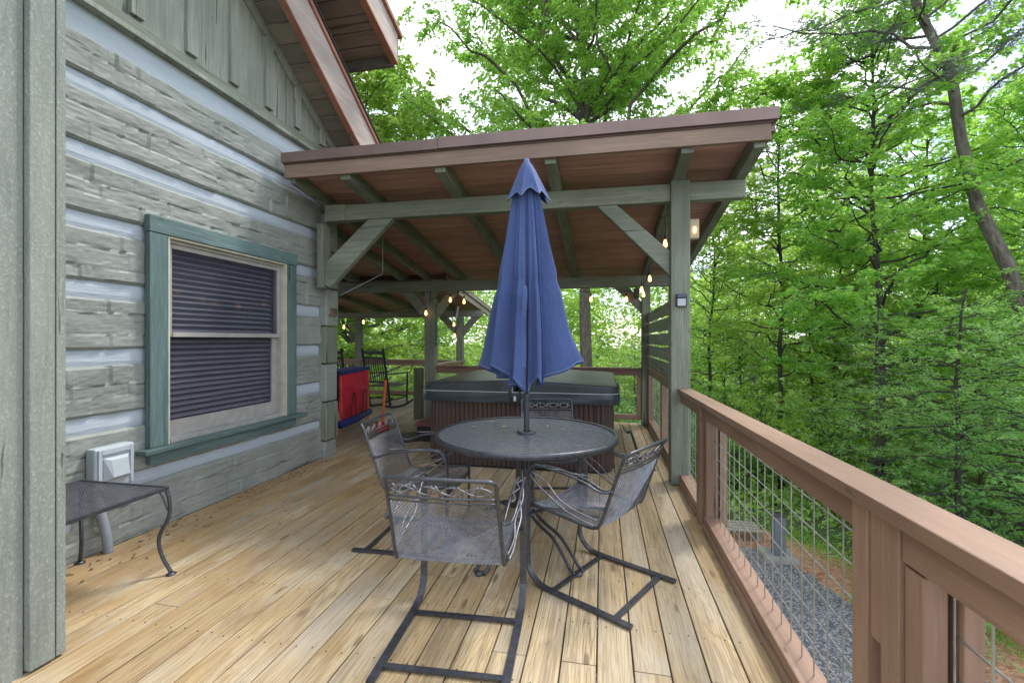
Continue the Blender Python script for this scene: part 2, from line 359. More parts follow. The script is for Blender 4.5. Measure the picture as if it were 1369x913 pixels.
# ------------------------------------------------------------------ mesh helpers
class MB:
    def __init__(s): s.v = []; s.f = []
    def box(s, x0, x1, y0, y1, z0, z1):
        return s.hexa([(x0, y0, z0), (x1, y0, z0), (x1, y1, z0), (x0, y1, z0), (x0, y0, z1), (x1, y0, z1), (x1, y1, z1), (x0, y1, z1)])
    def hexa(s, p):
        b = len(s.v); s.v += [tuple(q) for q in p]
        s.f += [tuple(b + i for i in q) for q in ((0, 3, 2, 1), (4, 5, 6, 7), (0, 1, 5, 4), (1, 2, 6, 5), (2, 3, 7, 6), (3, 0, 4, 7))]
        return s
    def beam(s, a, b, w, h, side=(1, 0, 0)):
        """bar from a to b, w along side, h across"""
        a, b = Vector(a), Vector(b); d = (b - a).normalized(); sx = Vector(side); sx = (sx - d * sx.dot(d)).normalized(); up = d.cross(sx)
        P = []
        for q in (a, b):
            for i, j in ((-1, -1), (1, -1), (1, 1), (-1, 1)): P.append(q + sx * (w / 2 * i) + up * (h / 2 * j))
        return s.hexa([P[0], P[1], P[2], P[3], P[4], P[5], P[6], P[7]])
    def sweep(s, pts, prof, side=None, closed=False, cap=True):
        """sweep a profile [(u,v)] along pts; side = fixed u-direction or None (free frame)"""
        pts = [Vector(p) for p in pts]; n = len(pts); k = len(prof); b0 = len(s.v); prev = None
        for i, p in enumerate(pts):
            if closed: t = (pts[(i + 1) % n] - pts[i - 1])
            else: t = (pts[min(i + 1, n - 1)] - pts[max(i - 1, 0)])
            t.normalize()
            if side is not None: u = Vector(side); u = (u - t * u.dot(t)).normalized()
            else:
                if prev is None:
                    u = t.orthogonal().normalized()
                else:
                    u = (prev - t * prev.dot(t)); u = u.normalized() if u.length > 1e-6 else t.orthogonal().normalized()
                prev = u
            w = t.cross(u)
            for a, c in prof: s.v.append(tuple(p + u * a + w * c))
        for i in range(n if closed else n - 1):
            j = (i + 1) % n
            for q in range(k):
                r = (q + 1) % k
                s.f.append((b0 + i * k + q, b0 + i * k + r, b0 + j * k + r, b0 + j * k + q))
        if cap and not closed:
            s.f.append(tuple(b0 + q for q in reversed(range(k)))); s.f.append(tuple(b0 + (n - 1) * k + q for q in range(k)))
        return s
    def tube(s, pts, r, n=8, closed=False):
        return s.sweep(pts, [(r * math.cos(2 * math.pi * i / n), r * math.sin(2 * math.pi * i / n)) for i in range(n)], None, closed)
    def flat(s, pts, w, t, side):
        return s.sweep(pts, [(-w / 2, -t / 2), (w / 2, -t / 2), (w / 2, t / 2), (-w / 2, t / 2)], side)
    def cyl(s, a, b, r, n=12): return s.tube([a, b], r, n)
    def lathe(s, prof, c=(0, 0, 0), n=24):
        b0 = len(s.v); k = len(prof)
        for i in range(n):
            a = 2 * math.pi * i / n
            for r, z in prof: s.v.append((c[0] + r * math.cos(a), c[1] + r * math.sin(a), c[2] + z))
        for i in range(n):
            j = (i + 1) % n
            for q in range(k - 1): s.f.append((b0 + i * k + q, b0 + j * k + q, b0 + j * k + q + 1, b0 + i * k + q + 1))
        if tuple(prof[0]) == tuple(prof[-1]): return s
        if prof[0][0] > 1e-5: s.f.append(tuple(b0 + i * k for i in reversed(range(n))))
        if prof[-1][0] > 1e-5: s.f.append(tuple(b0 + i * k + k - 1 for i in range(n)))
        return s
    def grid(s, P):
        """P[i][j] -> quads"""
        b0 = len(s.v); n = len(P); k = len(P[0])
        for row in P: s.v += [tuple(q) for q in row]
        for i in range(n - 1):
            for j in range(k - 1): s.f.append((b0 + i * k + j, b0 + (i + 1) * k + j, b0 + (i + 1) * k + j + 1, b0 + i * k + j + 1))
        return s
    def build(s, name, mat, parent=None, bevel=0.0, smooth=False, seg=2, weld=False):
        me = bpy.data.meshes.new(name)
        off = Vector(parent['_loc']) if parent is not None and '_loc' in parent.keys() else Vector((0, 0, 0))
        me.from_pydata([tuple(Vector(v) - off) for v in s.v] if off.length else s.v, [], s.f)
        if weld or smooth:
            bm = bmesh.new(); bm.from_mesh(me)
            if weld: bmesh.ops.remove_doubles(bm, verts=bm.verts, dist=1e-4)
            bmesh.ops.recalc_face_normals(bm, faces=bm.faces)
            bm.to_mesh(me); bm.free()
        me.materials.append(mat)
        if smooth:
            for p in me.polygons: p.use_smooth = True
        o = bpy.data.objects.new(name, me); COL.objects.link(o)
        if parent is not None: o.parent = parent
        if bevel:
            md = o.modifiers.new('bevel', 'BEVEL'); md.width = bevel; md.segments = seg; md.limit_method = 'ANGLE'; md.harden_normals = False
        return o
def bez(P, n=12):
    """Catmull-Rom through points"""
    P = [Vector(p) for p in P]; Q = [P[0]] + P + [P[-1]]; o = []
    for i in range(1, len(Q) - 2):
        for k in range(n):
            t = k / n; a, b, c, d = Q[i - 1], Q[i], Q[i + 1], Q[i + 2]
            o.append(.5 * ((2 * b) + (c - a) * t + (2 * a - 5 * b + 4 * c - d) * t * t + (3 * b - a - 3 * c + d) * t ** 3))
    o.append(P[-1]); return o
def tag(o, label=None, cat=None, group=None, kind=None):
    if label: o['label'] = label
    if cat: o['category'] = cat
    if group: o['group'] = group
    if kind: o['kind'] = kind
    return o
def thing(name, label, cat, loc=(0, 0, 0), rz=0.0, group=None, local=False):
    """local: children meshes are made in the thing's own frame; otherwise in world coordinates"""
    o = bpy.data.objects.new(name, None); COL.objects.link(o); o.location = loc; o.rotation_euler = (0, 0, rz)
    o.empty_display_size = .2
    if not local: o['_loc'] = list(loc)
    return tag(o, label, cat, group)
def sub(o, parent):
    """make o a sub-part of a part built in the same frame"""
    o.parent = parent; return o
def copy_tree(o, parent=None):
    c = o.copy(); COL.objects.link(c); c.parent = parent
    for ch in o.children: copy_tree(ch, c)
    return c

# ------------------------------------------------------------------ ground, gravel, deck
def gz(x, y):
    d = max(x - 5.6, 0) if y < 10 else math.hypot(max(x - 5.6, 0), (y - 10))
    if y < 10 and x <= 5.6: d = 0
    z = -2.4 - 6.5 * (1 - math.exp(-(d / 16.0) ** 1.3)) if d > 0 else -2.4
    if d > 26: z += min((d - 26) * .20, 5.5)
    if d > .5: z += .25 * math.sin(x * .7) * math.cos(y * .6) * min(1, d / 6)
    return z
g = MB()
xs = [-260, -160, -90, -60, -40, -26] + [-20 + i for i in range(20)] + [i * .8 for i in range(0, 50)] + [42, 46, 52, 60, 72, 90, 120, 180, 260]
ys = [-200, -100, -50, -25, -12, -6] + [-3 + i * .8 for i in range(58)] + [45, 50, 58, 70, 90, 120, 180, 260]
g.grid([[(x, y, gz(x, y)) for y in ys] for x in xs])
tag(g.build('ground', mat_ground(), smooth=True), kind='structure')

def sheet(name, edge, mat, z, n=40):
    me = MB(); c = (sum(p[0] for p in edge) / len(edge), sum(p[1] for p in edge) / len(edge)); pts = []
    E = [Vector((*p, 0)) for p in edge]
    for i in range(len(E)):
        a, b = E[i], E[(i + 1) % len(E)]
        for k in range(8):
            q = a.lerp(b, k / 8); q.x += random.uniform(-.07, .07); q.y += random.uniform(-.07, .07); pts.append((q.x, q.y, z))
    me.v = pts + [(*c, z)]; k = len(pts); me.f = [(i, (i + 1) % k, k) for i in range(k)]
    return tag(me.build(name, mat), kind='structure')
sheet('leaf_litter', [(-4, -6), (5.6, -6), (5.6, 6.0), (4.75, 7.5), (3.9, 8.9), (3.1, 9.7), (-4, 9.6)], mat_litter(), -2.392)
sheet('gravel_drive', [(-4, -6), (4.7, -6), (4.3, 5.6), (3.55, 7.0), (3.05, 8.2), (2.3, 8.9), (-4, 8.9)], mat_gravel(), -2.386)

# deck boards
dk = MB(); P = .1475; G0 = .0034; x = .7155; joints = {}
k = 0
fixed = {2: 3.02, 5: 1.88, 6: 3.03, 10: 2.42, 11: 2.41}
while x > -3.10:
    x0, x1 = x - P + G0, x - G0
    if x0 < -3.115: x0 = -3.115
    ys_ = [-1.2]
    if k in fixed: ys_ += [fixed[k], fixed[k] + 3.6]
    elif k % 2: ys_ += [random.choice([.6, 1.88, 4.9, 5.5])]
    ys_ += [7.5]; ys_ = [y for y in ys_ if y <= 7.5]
    for a, b_ in zip(ys_[:-1], ys_[1:]):
        if b_ - a < .02: continue
        dk.box(x0, x1, a + .002, b_ - .002, -.030 + random.uniform(-.0008, .0008), random.uniform(-.0012, .0008))
    x -= P; k += 1
xw = x
while x > -9.5:      # the back porch, beyond the corner of the house
    dk.box(x - P + G0, x - G0, 4.84, 9.6, -.030, random.uniform(-.0012, .0008)); x -= P
x = -2.53 - .1
while x > xw:
    pass
    break
q = -2.63
dkx = [ -3.0 + P * i for i in range(3)]
for i in range(3): dk.box(-3.10 + P * i + G0, -3.10 + P * (i + 1) - G0, 7.504, 9.6, -.030, -.0005)
tag(dk.build('deck', M_deck, bevel=.003), kind='structure')
fr = MB()
for y in [-1.1 + .405 * i for i in range(22)]: fr.box(-3.0, .69, y, y + .04, -.22, -.032)
fr.box(.69, .73, -1.2, 7.5, -.24, -.034); fr.box(-3.0, .69, 7.46, 7.5, -.24, -.032)
for y in [4.9 + .4 * i for i in range(12)]: fr.box(-9.4, -3.05, y, y + .04, -.22, -.033)
for px_, py_ in ((.6, 1.3), (.6, 4.3), (.6, 7.3), (-2.9, 7.3), (-3.1, 9.4), (-9, 9.4)): fr.box(px_ - .07, px_ + .07, py_ - .07, py_ + .07, -3.2, -.24)
tag(fr.build('deck_frame', TB['Y']), kind='structure')

sc0 = MB(); x = .7155
while x > -3.0:
    for y in [-.69 + .405 * i for i in range(20)]:
        for q in (.035, .112):
            cx_, cy_ = x - q + random.uniform(-.006, .006), y + random.uniform(-.008, .008); k_ = len(sc0.v)
            sc0.v += [(cx_ + .0042 * math.cos(R(60 * i)), cy_ + .0042 * math.sin(R(60 * i)), .0016) for i in range(6)]; sc0.f.append(tuple(k_ + i for i in range(6)))
    x -= P
tag(sc0.build('deck_screws', simple('screw heads', (.05, .045, .04), .5, .5)), kind='structure')
# ------------------------------------------------------------------ the log cabin
cabin = thing('log_cabin', 'grey green log cabin with pale blue chinking and a teal framed window beside the deck', 'cabin')
def rnd(a, b): return random.uniform(a, b)
def log(y0, y1, z0, z1, xf=-3.12):
    m = MB(); dy = .016; nz = max(4, int((z1 - z0) / .016)); ny = max(2, int((y1 - y0) / dy))
    nb = 3 if z1 - z0 > .25 else (2 if z1 - z0 > .14 else 1)
    bands = [sorted([rnd(y0, y1) for _ in range(int((y1 - y0) / .13) + 1)]) for _ in range(nb)]
    offs = [[rnd(-.004, .006) for _ in range(len(b) + 1)] for b in bands]
    splits = [z0 + (z1 - z0) * (i + 1) / nb + rnd(-.02, .02) for i in range(nb - 1)]
    ph = rnd(0, 9); P_ = []
    from mathutils import noise as mn
    for i in range(ny + 1):
        y = y0 + (y1 - y0) * i / ny; row = []
        ztop = z1 + .008 * mn.noise((y * 2.2, z1, ph)); zbot = z0 + .008 * mn.noise((y * 2.2, z0, ph + 3))
        row.append((xf - .14, y, zbot)); row.append((xf - .03, y, zbot))
        for j in range(nz + 1):
            t = j / nz; z = zbot + (ztop - zbot) * t
            bi = 0
            for si, s_ in enumerate(splits):
                if z > s_ + .02 * mn.noise((y * 1.5, si, ph)): bi = si + 1
            idx = sum(1 for q in bands[bi] if q < y); lo = bands[bi][idx - 1] if idx > 0 else y0
            ramp_ = min(1, (y - lo) / .13)
            edge = min(t, 1 - t) * (z1 - z0)
            e = -.016 * max(0, 1 - edge / .018) ** 2
            sp = min([abs(z - (s_ + .02 * mn.noise((y * 1.5, si, ph)))) for si, s_ in enumerate(splits)] + [1])
            cr = -.006 * max(0, 1 - sp / .009)
            xx = xf + e + cr + offs[bi][idx] - (.010 * (1 - ramp_) if idx % 3 else .006 * ramp_) + .005 * mn.noise((y * 5, z * 14, ph)) + .003 * mn.noise((y * 22, z * 50, ph)) + .004 * mn.noise((y * 1.5, z * 3, ph))
            row.append((xx, y, z))
        row.append((xf - .03, y, ztop)); row.append((xf - .14, y, ztop)); P_.append(row)
    m.grid(P_)
    m.f.append(tuple(range(len(P_[0])))); n0 = len(P_) - 1; m.f.append(tuple(n0 * len(P_[0]) + i for i in reversed(range(len(P_[0])))))
    m.build('log', M_log, cabin)
CH = [(.34, .43), (.75, .86), (1.17, 1.28), (1.60, 1.71), (2.03, 2.135), (2.45, 2.56), (2.88, 2.99), (3.22, 3.39)]
Y0, Y1 = 1.2, 4.57; WY0, WY1, WZ0, WZ1 = 2.64, 4.0, .62, 2.13
zb = -.015
for c0, c1 in CH:
    a, b_ = zb, c0
    if b_ <= WZ0 or a >= WZ1: log(Y0, Y1, a, b_)
    else:
        if a < WZ0: log(WY0, WY1, a, WZ0)
        log(Y0, WY0, a, b_); log(WY1, Y1, a, b_)
    cm = MB()
    def chk(y0, y1, c0=c0, c1=c1, cm=cm):
        n = 40; P_ = [[(-3.145 - (.012 if j in (0, 3) else 0), y0 + (y1 - y0) * i / n, c0 - .02 + (c1 - c0 + .04) * j / 3) for j in range(4)] for i in range(n + 1)]
        cm.grid(P_)
    if c1 < WZ0 or c0 > WZ1: chk(Y0, Y1); cm.build('chinking', M_chink, cabin)
    else:
        chk(Y0, WY0); cm.build('chinking', M_chink, cabin)
        cm2 = MB(); chk(WY1, Y1, cm=cm2); cm2.build('chinking', M_chink, cabin)
    zb = c1
MB().box(-3.30, -3.255, Y0, 4.78, -.1, WZ0 - .1).box(-3.30, -3.255, Y0, WY0 - .1, WZ0 - .1, WZ1 + .1).box(-3.30, -3.255, WY1 + .1, 4.78, WZ0 - .1, WZ1 + .1).box(-3.30, -3.255, Y0, 4.78, WZ1 + .1, 3.4).build('wall_sheathing', M_dark, cabin)
# corner: ends of the crossing logs
ez = [-.01, .19, .63, 1.065, 1.49, 1.92, 2.35, 2.78, 3.20, 3.39]
for i in range(9):
    xo = rnd(-3.065, -3.05) if i else -3.075
    m = MB(); z0, z1 = ez[i] + (.006 if i else 0), ez[i + 1] - .008
    y0 = 4.55 + rnd(-.006, .01); y1 = 4.79 + rnd(-.01, .01)
    m.box(-3.4, xo, y0, y1, z0, z1); m.build('log_end', TB['Z'] if i % 2 else M_log, cabin, bevel=.012)
MB().box(-9.2, -3.41, 4.60, 4.76, -.1, 3.4).build('back_wall', TB['X'], cabin)
# gable above the logs
MB().box(-3.26, -3.085, Y0, 4.82, 3.395, 3.43).build('ledge_board', M_gableZ, cabin, bevel=.004)
MB().box(-3.26, -3.105, Y0, 4.82, 3.43, 3.505).build('ledge_board', TB['Y'], cabin, bevel=.004)
def soff(y): return 4.407 + .608 * (3.508 - y)
gm = MB(); gm.hexa([(-3.2, Y0, 3.50), (-3.13, Y0, 3.50), (-3.13, 4.95, 3.50), (-3.2, 4.95, 3.50), (-3.2, Y0, soff(Y0) + .02), (-3.13, Y0, soff(Y0) + .02), (-3.13, 4.95, soff(4.95) + .02), (-3.2, 4.95, soff(4.95) + .02)])
gm.build('gable_wall', M_gableZ, cabin)
for yb in (1.63, 2.04, 2.453, 2.87, 3.28, 3.693, 4.105, 4.52):
    z1a, z1b = soff(yb) - .06, soff(yb + .092) - .06
    MB().hexa([(-3.13, yb, 3.538), (-3.098, yb, 3.538), (-3.098, yb + .092, 3.538), (-3.13, yb + .092, 3.538), (-3.13, yb, z1a), (-3.098, yb, z1a), (-3.098, yb + .092, z1b), (-3.13, yb + .092, z1b)]).build('batten', M_gableZ, cabin, bevel=.003)
MB().hexa([(-3.13, Y0, soff(Y0) - .10), (-3.095, Y0, soff(Y0) - .10), (-3.095, 4.9, soff(4.9) - .10), (-3.13, 4.9, soff(4.9) - .10), (-3.13, Y0, soff(Y0)), (-3.095, Y0, soff(Y0)), (-3.095, 4.9, soff(4.9)), (-3.13, 4.9, soff(4.9))]).build('frieze_board', M_gableZ, cabin, bevel=.003)
# soffit boards and roof slab
sm = MB(); y = 1.0; w = .185; dyy = w * math.cos(math.atan(.608))
while y < 5.9:
    a, b_ = y + .004, y + dyy - .004
    sm.hexa([(-3.4, a, soff(a)), (-2.77, a, soff(a)), (-2.77, b_, soff(b_)), (-3.4, b_, soff(b_)), (-3.4, a, soff(a) + .02), (-2.77, a, soff(a) + .02), (-2.77, b_, soff(b_) + .02), (-3.4, b_, soff(b_) + .02)])
    y += dyy
sm.build('soffit', M_soff, cabin, bevel=.003)
def slab(m, x0, x1, ya, yb, f, t0, t1):
    m.hexa([(x0, ya, f(ya) + t0), (x1, ya, f(ya) + t0), (x1, yb, f(yb) + t0), (x0, yb, f(yb) + t0), (x0, ya, f(ya) + t1), (x1, ya, f(ya) + t1), (x1, yb, f(yb) + t1), (x0, yb, f(yb) + t1)]); return m
M_roof = simple('roof metal brown', (.10, .06, .05), .5, .2, 3, .2)
slab(MB(), -9.4, -2.772, 1.0, 5.92, soff, .026, .36).build('roof', M_roof, cabin)
bb = slab(MB(), -2.768, -2.733, 1.0, 5.9, soff, -.085, .31).build('barge_board', M_barge, cabin, bevel=.003)
sub(slab(MB(), -2.80, -2.729, 1.0, 5.9, soff, -.108, -.087).build('board_edge', M_bargedge, None), bb)
sub(slab(MB(), -2.768, -2.712, 1.0, 5.9, soff, .312, .37).build('edge_trim', M_bargedge, None, bevel=.004), bb)
sub(slab(MB(), -2.80, -2.70, 1.0, 5.93, soff, .373, .40).build('drip_edge', M_cable, None), bb)
# dormer
def dsf(y): return 4.711 + .305 * (4.787 - y)
dm = MB(); y = 2.0
while y < 4.94:
    b_ = min(y + .172, 4.96); slab(dm, -6.5, -2.44, y + .004, b_ - .004, dsf, .06, .08); y += .176
dorm = dm.build('dormer_soffit', M_soff2, cabin, bevel=.003)
slab(MB(), -6.6, -2.40, 2.0, 5.02, dsf, .086, .40).build('dormer_roof', M_roof, cabin)
slab(MB(), -2.435, -2.395, 2.0, 4.99, dsf, -.0, .33).build('barge_board', M_barge, cabin, bevel=.003)
slab(MB(), -2.47, -2.39, 2.0, 4.99, dsf, -.03, -.003).build('board_edge', M_bargedge, cabin)
slab(MB(), -2.435, -2.36, 2.0, 5.05, dsf, .33, .39).build('edge_trim', M_bargedge, cabin, bevel=.004)
MB().box(-6.5, -2.437, 4.965, 5.0, 4.60, 4.80).build('eave_board', simple('eave board dark', (.11, .10, .085), .7), cabin)
MB().box(-6.5, -3.6, 4.3, 4.34, 3.7, 4.95).build('dormer_wall', M_gableZ, cabin)
# near side wall of board siding with its corner board
MB().box(-2.36, -2.268, -1.2, 1.372, -.08, 4.2).build('side_wall', M_wallZ, cabin)
MB().box(-2.36, -2.24, 1.378, 1.463, .012, 4.2).build('corner_board', M_wallZ, cabin, bevel=.004)
MB().box(-2.36, -2.243, 1.469, 1.503, .012, 4.2).build('corner_board', M_wallZ, cabin, bevel=.003)
MB().box(-3.26, -2.362, 1.35, 1.498, -.02, 4.2).build('return_wall', M_wallZ, cabin)
# window
win = MB().box(-3.115, -3.066, 2.55, 4.085, 2.094, 2.21).build('window', M_casingy, cabin, bevel=.003)
def wp(m, name, mat, **k): return sub(m.build(name, mat, None, **k), win)
wp(MB().box(-3.115, -3.070, 2.555, 2.69, .585, 2.09), 'side_casing', M_casing, bevel=.003)
wp(MB().box(-3.115, -3.072, 3.945, 4.08, .585, 2.09), 'side_casing', M_casing, bevel=.003)
wp(MB().box(-3.115, -3.020, 2.487, 4.183, .549, .582), 'sill', M_casingy, bevel=.006)
wp(MB().box(-3.115, -3.074, 2.56, 4.075, .468, .546), 'apron', M_casingy, bevel=.003)
wp(MB().box(-3.135, -3.078, 2.693, 2.708, .585, 2.09).box(-3.135, -3.078, 3.927, 3.942, .585, 2.09).box(-3.135, -3.078, 2.709, 3.926, 2.076, 2.091), 'bead', M_frameedge)
wp(MB().box(-3.20, -3.11, 2.71, 2.735, .585, 2.075).box(-3.20, -3.11, 3.90, 3.925, .585, 2.075).box(-3.20, -3.11, 2.736, 3.899, 2.05, 2.075).box(-3.20, -3.10, 2.736, 3.899, .583, .61), 'frame', M_beige, bevel=.002)
up = wp(MB().box(-3.155, -3.125, 2.736, 2.765, 1.36, 2.049).box(-3.155, -3.125, 3.87, 3.899, 1.36, 2.049).box(-3.155, -3.125, 2.766, 3.869, 2.015, 2.049).box(-3.155, -3.118, 2.766, 3.869, 1.36, 1.395), 'upper_sash', M_beige, bevel=.002)
lo = wp(MB().box(-3.185, -3.158, 2.736, 2.762, .611, 1.40).box(-3.185, -3.158, 3.835, 3.899, .611, 1.40).box(-3.185, -3.158, 2.763, 3.834, .611, .735).box(-3.185, -3.158, 2.763, 3.834, 1.365, 1.40), 'lower_sash', M_beige, bevel=.002)
wp(MB().box(-3.142, -3.138, 2.766, 3.869, 1.396, 2.014).box(-3.173, -3.169, 2.763, 3.834, .736, 1.364), 'pane', M_glass)
bl = MB(); z = .70; zq = .70
while zq < 2.03:
    z = zq + random.uniform(-.003, .003); zq += .044
    bl.hexa([(-3.245, 2.745, z + .018), (-3.205, 2.745, z), (-3.205, 3.89, z), (-3.245, 3.89, z + .018), (-3.245, 2.745, z + .021), (-3.205, 2.745, z + .003), (-3.205, 3.89, z + .003), (-3.245, 3.89, z + .021)])
wp(bl, 'blind', M_blind)
wp(MB().box(-3.7, -3.68, 2.5, 4.1, .5, 2.2).box(-3.68, -3.26, 2.5, 4.1, .48, .5).box(-3.68, -3.26, 2.5, 4.1, 2.2, 2.22).box(-3.68, -3.26, 2.48, 2.5, .5, 2.2).box(-3.68, -3.26, 4.1, 4.12, .5, 2.2), 'dark_room', M_dark)
# exhaust vent and pipes on the wall
vt = MB().box(-3.12, -3.045, 2.19, 2.43, .40, .665).build('vent_hood', M_white, cabin, bevel=.012)
m = MB(); m.hexa([(-3.043, 2.235, .45), (-3.043, 2.39, .45), (-3.043, 2.39, .60), (-3.043, 2.235, .60), (-3.0, 2.27, .475), (-3.0, 2.37, .475), (-3.02, 2.37, .585), (-3.02, 2.27, .585)]); sub(m.build('vent_flap', M_white, None, bevel=.004), vt)
sub(MB().box(-3.044, -3.034, 2.205, 2.225, .41, .655).box(-3.044, -3.034, 2.397, 2.417, .41, .655).box(-3.044, -3.034, 2.226, 2.396, .62, .655).build('vent_rim', M_white, None, bevel=.003), vt)
MB().tube(bez([(-3.085, 2.22, .41), (-3.075, 2.24, .28), (-3.06, 2.265, .12), (-3.055, 2.275, 0)]), .027, 12).build('drain_pipe', M_grey, cabin, smooth=True)
MB().cyl((-3.12, 2.07, .23), (-3.08, 2.07, .23), .014).cyl((-3.085, 2.07, .23), (-3.07, 2.07, .23), .022).build('hose_bib', M_grey, cabin)

# ------------------------------------------------------------------ covered porch (roof, posts, beams)
porch = thing('covered_porch', 'timber framed porch roof with green posts and red brown ceiling over the hot tub', 'porch roof')
YB, YF, YR = 4.378, 3.84, 7.36; SL = .149
def rz(y): return 2.79 + SL * (YB - y)        # underside of rafters
def timber(m, name, mat, bevel=.008, parent=None): return m.build(name, mat, parent or porch, bevel=bevel)
timber(MB().box(.62, .788, 4.328, 4.50, .004, 2.80), 'post', TB['Z'])
timber(MB().box(.605, .735, 7.24, 7.38, .004, 2.165), 'post', TB['Z'])
timber(MB().box(-2.985, -2.80, 7.24, 7.40, .004, 2.165), 'post', TB['Z'])
timber(MB().box(-2.92, 1.27, YB, YB + .11, 2.622, 2.788), 'beam', TB['X'])
timber(MB().box(-2.95, -2.70, YB - .012, YB - .002, 2.618, 2.792), 'beam_end', TB['X'], .004)
timber(MB().box(-4.8, 1.2, 7.26, 7.37, 2.168, 2.345), 'beam', TB['X'])
def brace(a, b, y0, y1, wd, mat=TB['X'], nm='brace'):
    a, b = Vector((a[0], 0, a[1])), Vector((b[0], 0, b[1])); d = (b - a).normalized(); nn = Vector((-d.z, 0, d.x)) * wd / 2
    pts = [a - nn, b - nn, b + nn, a + nn]
    m = MB(); m.v = [(p.x, y0, p.z) for p in pts] + [(p.x, y1, p.z) for p in pts]
    m.f = [(0, 1, 2, 3), (7, 6, 5, 4), (0, 4, 5, 1), (1, 5, 6, 2), (2, 6, 7, 3), (3, 7, 4, 0)]; return timber(m, nm, mat)
def brace4(P, y0, y1, nm='brace'):
    m = MB(); m.v = [(p[0], y0, p[1]) for p in P] + [(p[0], y1, p[1]) for p in P]
    m.f = [(0, 1, 2, 3), (7, 6, 5, 4), (0, 4, 5, 1), (1, 5, 6, 2), (2, 6, 7, 3), (3, 7, 4, 0)]; return timber(m, nm, TB['X'])
m = MB(); P5 = [(-2.45, 2.621), (-2.963, 2.17), (-2.963, 1.93), (-2.90, 1.905), (-2.16, 2.621)]
m.v = [(p[0], 4.39, p[1]) for p in P5] + [(p[0], 4.47, p[1]) for p in P5]
m.f = [(0, 1, 2, 3, 4), (9, 8, 7, 6, 5)] + [(i, 5 + i, 5 + (i + 1) % 5, (i + 1) % 5) for i in range(5)]; timber(m, 'brace', TB['X'])
brace4([(-.05, 2.62), (.13, 2.62), (.62, 2.165), (.62, 1.937)][0:0] + [(-.05, 2.62), (.14, 2.62), (.62, 2.165), (.62, 1.935)], 4.385, 4.465)
brace4([(.187, 2.168), (.41, 2.168), (.605, 1.93), (.605, 1.75)], 7.28, 7.35)
brace4([(-3.42, 2.168), (-3.20, 2.168), (-2.985, 1.90), (-2.985, 1.66)], 7.28, 7.36)
brace4([(-2.8, 1.68), (-2.8, 1.88), (-2.58, 2.168), (-2.38, 2.168)][::-1], 7.28, 7.36)
timber(MB().box(-3.04, -2.965, 4.36, 4.50, 1.90, 2.60), 'wall_post', TB['Z'])
for xa, wd in ((-2.99, .05), (-2.45, .10), (-1.50, .10), (-.49, .10), (.635, .10), (1.185, .085)):
    m = MB(); hgt = .135; y0, y1 = YF + .04, 7.72
    slab(m, xa, xa + wd, y0, y1, rz, 0, hgt); timber(m, 'rafter', TB['Y'], .005)
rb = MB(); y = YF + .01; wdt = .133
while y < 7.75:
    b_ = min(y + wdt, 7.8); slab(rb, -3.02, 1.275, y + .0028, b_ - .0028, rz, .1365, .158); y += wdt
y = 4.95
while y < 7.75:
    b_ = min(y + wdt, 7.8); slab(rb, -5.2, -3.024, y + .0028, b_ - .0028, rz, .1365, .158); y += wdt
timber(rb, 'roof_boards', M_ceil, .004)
for xa in (-3.45, -4.4): slab(MB(), xa, xa + .1, 4.95, 7.72, rz, 0, .135).build('rafter', TB['Y'], porch, bevel=.005)
slab(MB(), -5.2, -3.034, 4.95, 7.85, rz, .162, .20).build('roofing', M_roof, porch)
slab(MB(), -3.03, 1.31, YF - .01, 7.85, rz, .162, .20).build('roofing', M_roof, porch)
timber(MB().box(-3.03, 1.30, YF, YF + .038, 2.905, 3.045), 'fascia_board', M_fascia, .004)
ff = MB().box(-3.045, -1.45, YF - .03, YF + .05, 3.047, 3.143).box(-1.447, 1.345, YF - .034, YF + .05, 3.049, 3.148)
timber(ff, 'roof_flashing', M_flash, .003)
slab(MB(), 1.315, 1.345, YF + .055, 7.85, rz, .13, .215).build('edge_flashing', M_flash, porch)
# privacy slats between the right posts
for i, zc in enumerate((1.012, 1.175, 1.342, 1.512, 1.68)):
    timber(MB().box(.70, .722, 4.502, 7.238, zc - .071, zc + .071), 'privacy_slat', TB['Y'], .003)

# ------------------------------------------------------------------ railings
def cap_z(y): return .955 - .0147 * y
rail = thing('deck_railing', 'brown painted railing with wire mesh panels along the open side of the deck', 'railing')
def hog(m, ya, yb, z0, z1, x):
    n = max(1, round((yb - ya) / .1016)); k = max(1, round((z1 - z0) / .1016))
    for i in range(n + 1):
        y = ya + (yb - ya) * i / n; m.tube([(x, y, z0), (x, y, z1)], .0027, 6)
    for j in range(k + 1):
        z = z0 + (z1 - z0) * j / k; m.tube([(x + .006, ya, z), (x + .006, yb, z)], .0027, 6)
def bay(ya, yb, par, X=.702, cz=cap_z, wend=None):
    t0, t1 = cz(ya), cz(yb)
    m = MB(); m.hexa([(X, ya, t0 - .125), (X + .038, ya, t0 - .125), (X + .038, yb, t1 - .125), (X, yb, t1 - .125), (X, ya, t0 - .041), (X + .038, ya, t0 - .041), (X + .038, yb, t1 - .041), (X, yb, t1 - .041)]).build('top_rail', RL['Y'], par, bevel=.003)
    m = MB(); m.box(X - .005, X + .10, ya, yb, .055, .105); m.box(X - .016, X + .09, ya, yb, .006, .052); m.build('bottom_rail', RL['Y'], par, bevel=.004)
    m = MB(); hog(m, ya - .02, wend or yb + .02, .10, min(t0, t1) - .06, X + .062); m.build('wire_panel', M_wire, par)
bay(1.45, 3.345, rail); bay(3.61, 4.46, rail); bay(-1.0, 1.234, rail, wend=1.165); bay(4.56, 5.62, rail, cz=lambda y: .93); bay(5.75, 7.2, rail, cz=lambda y: .93)
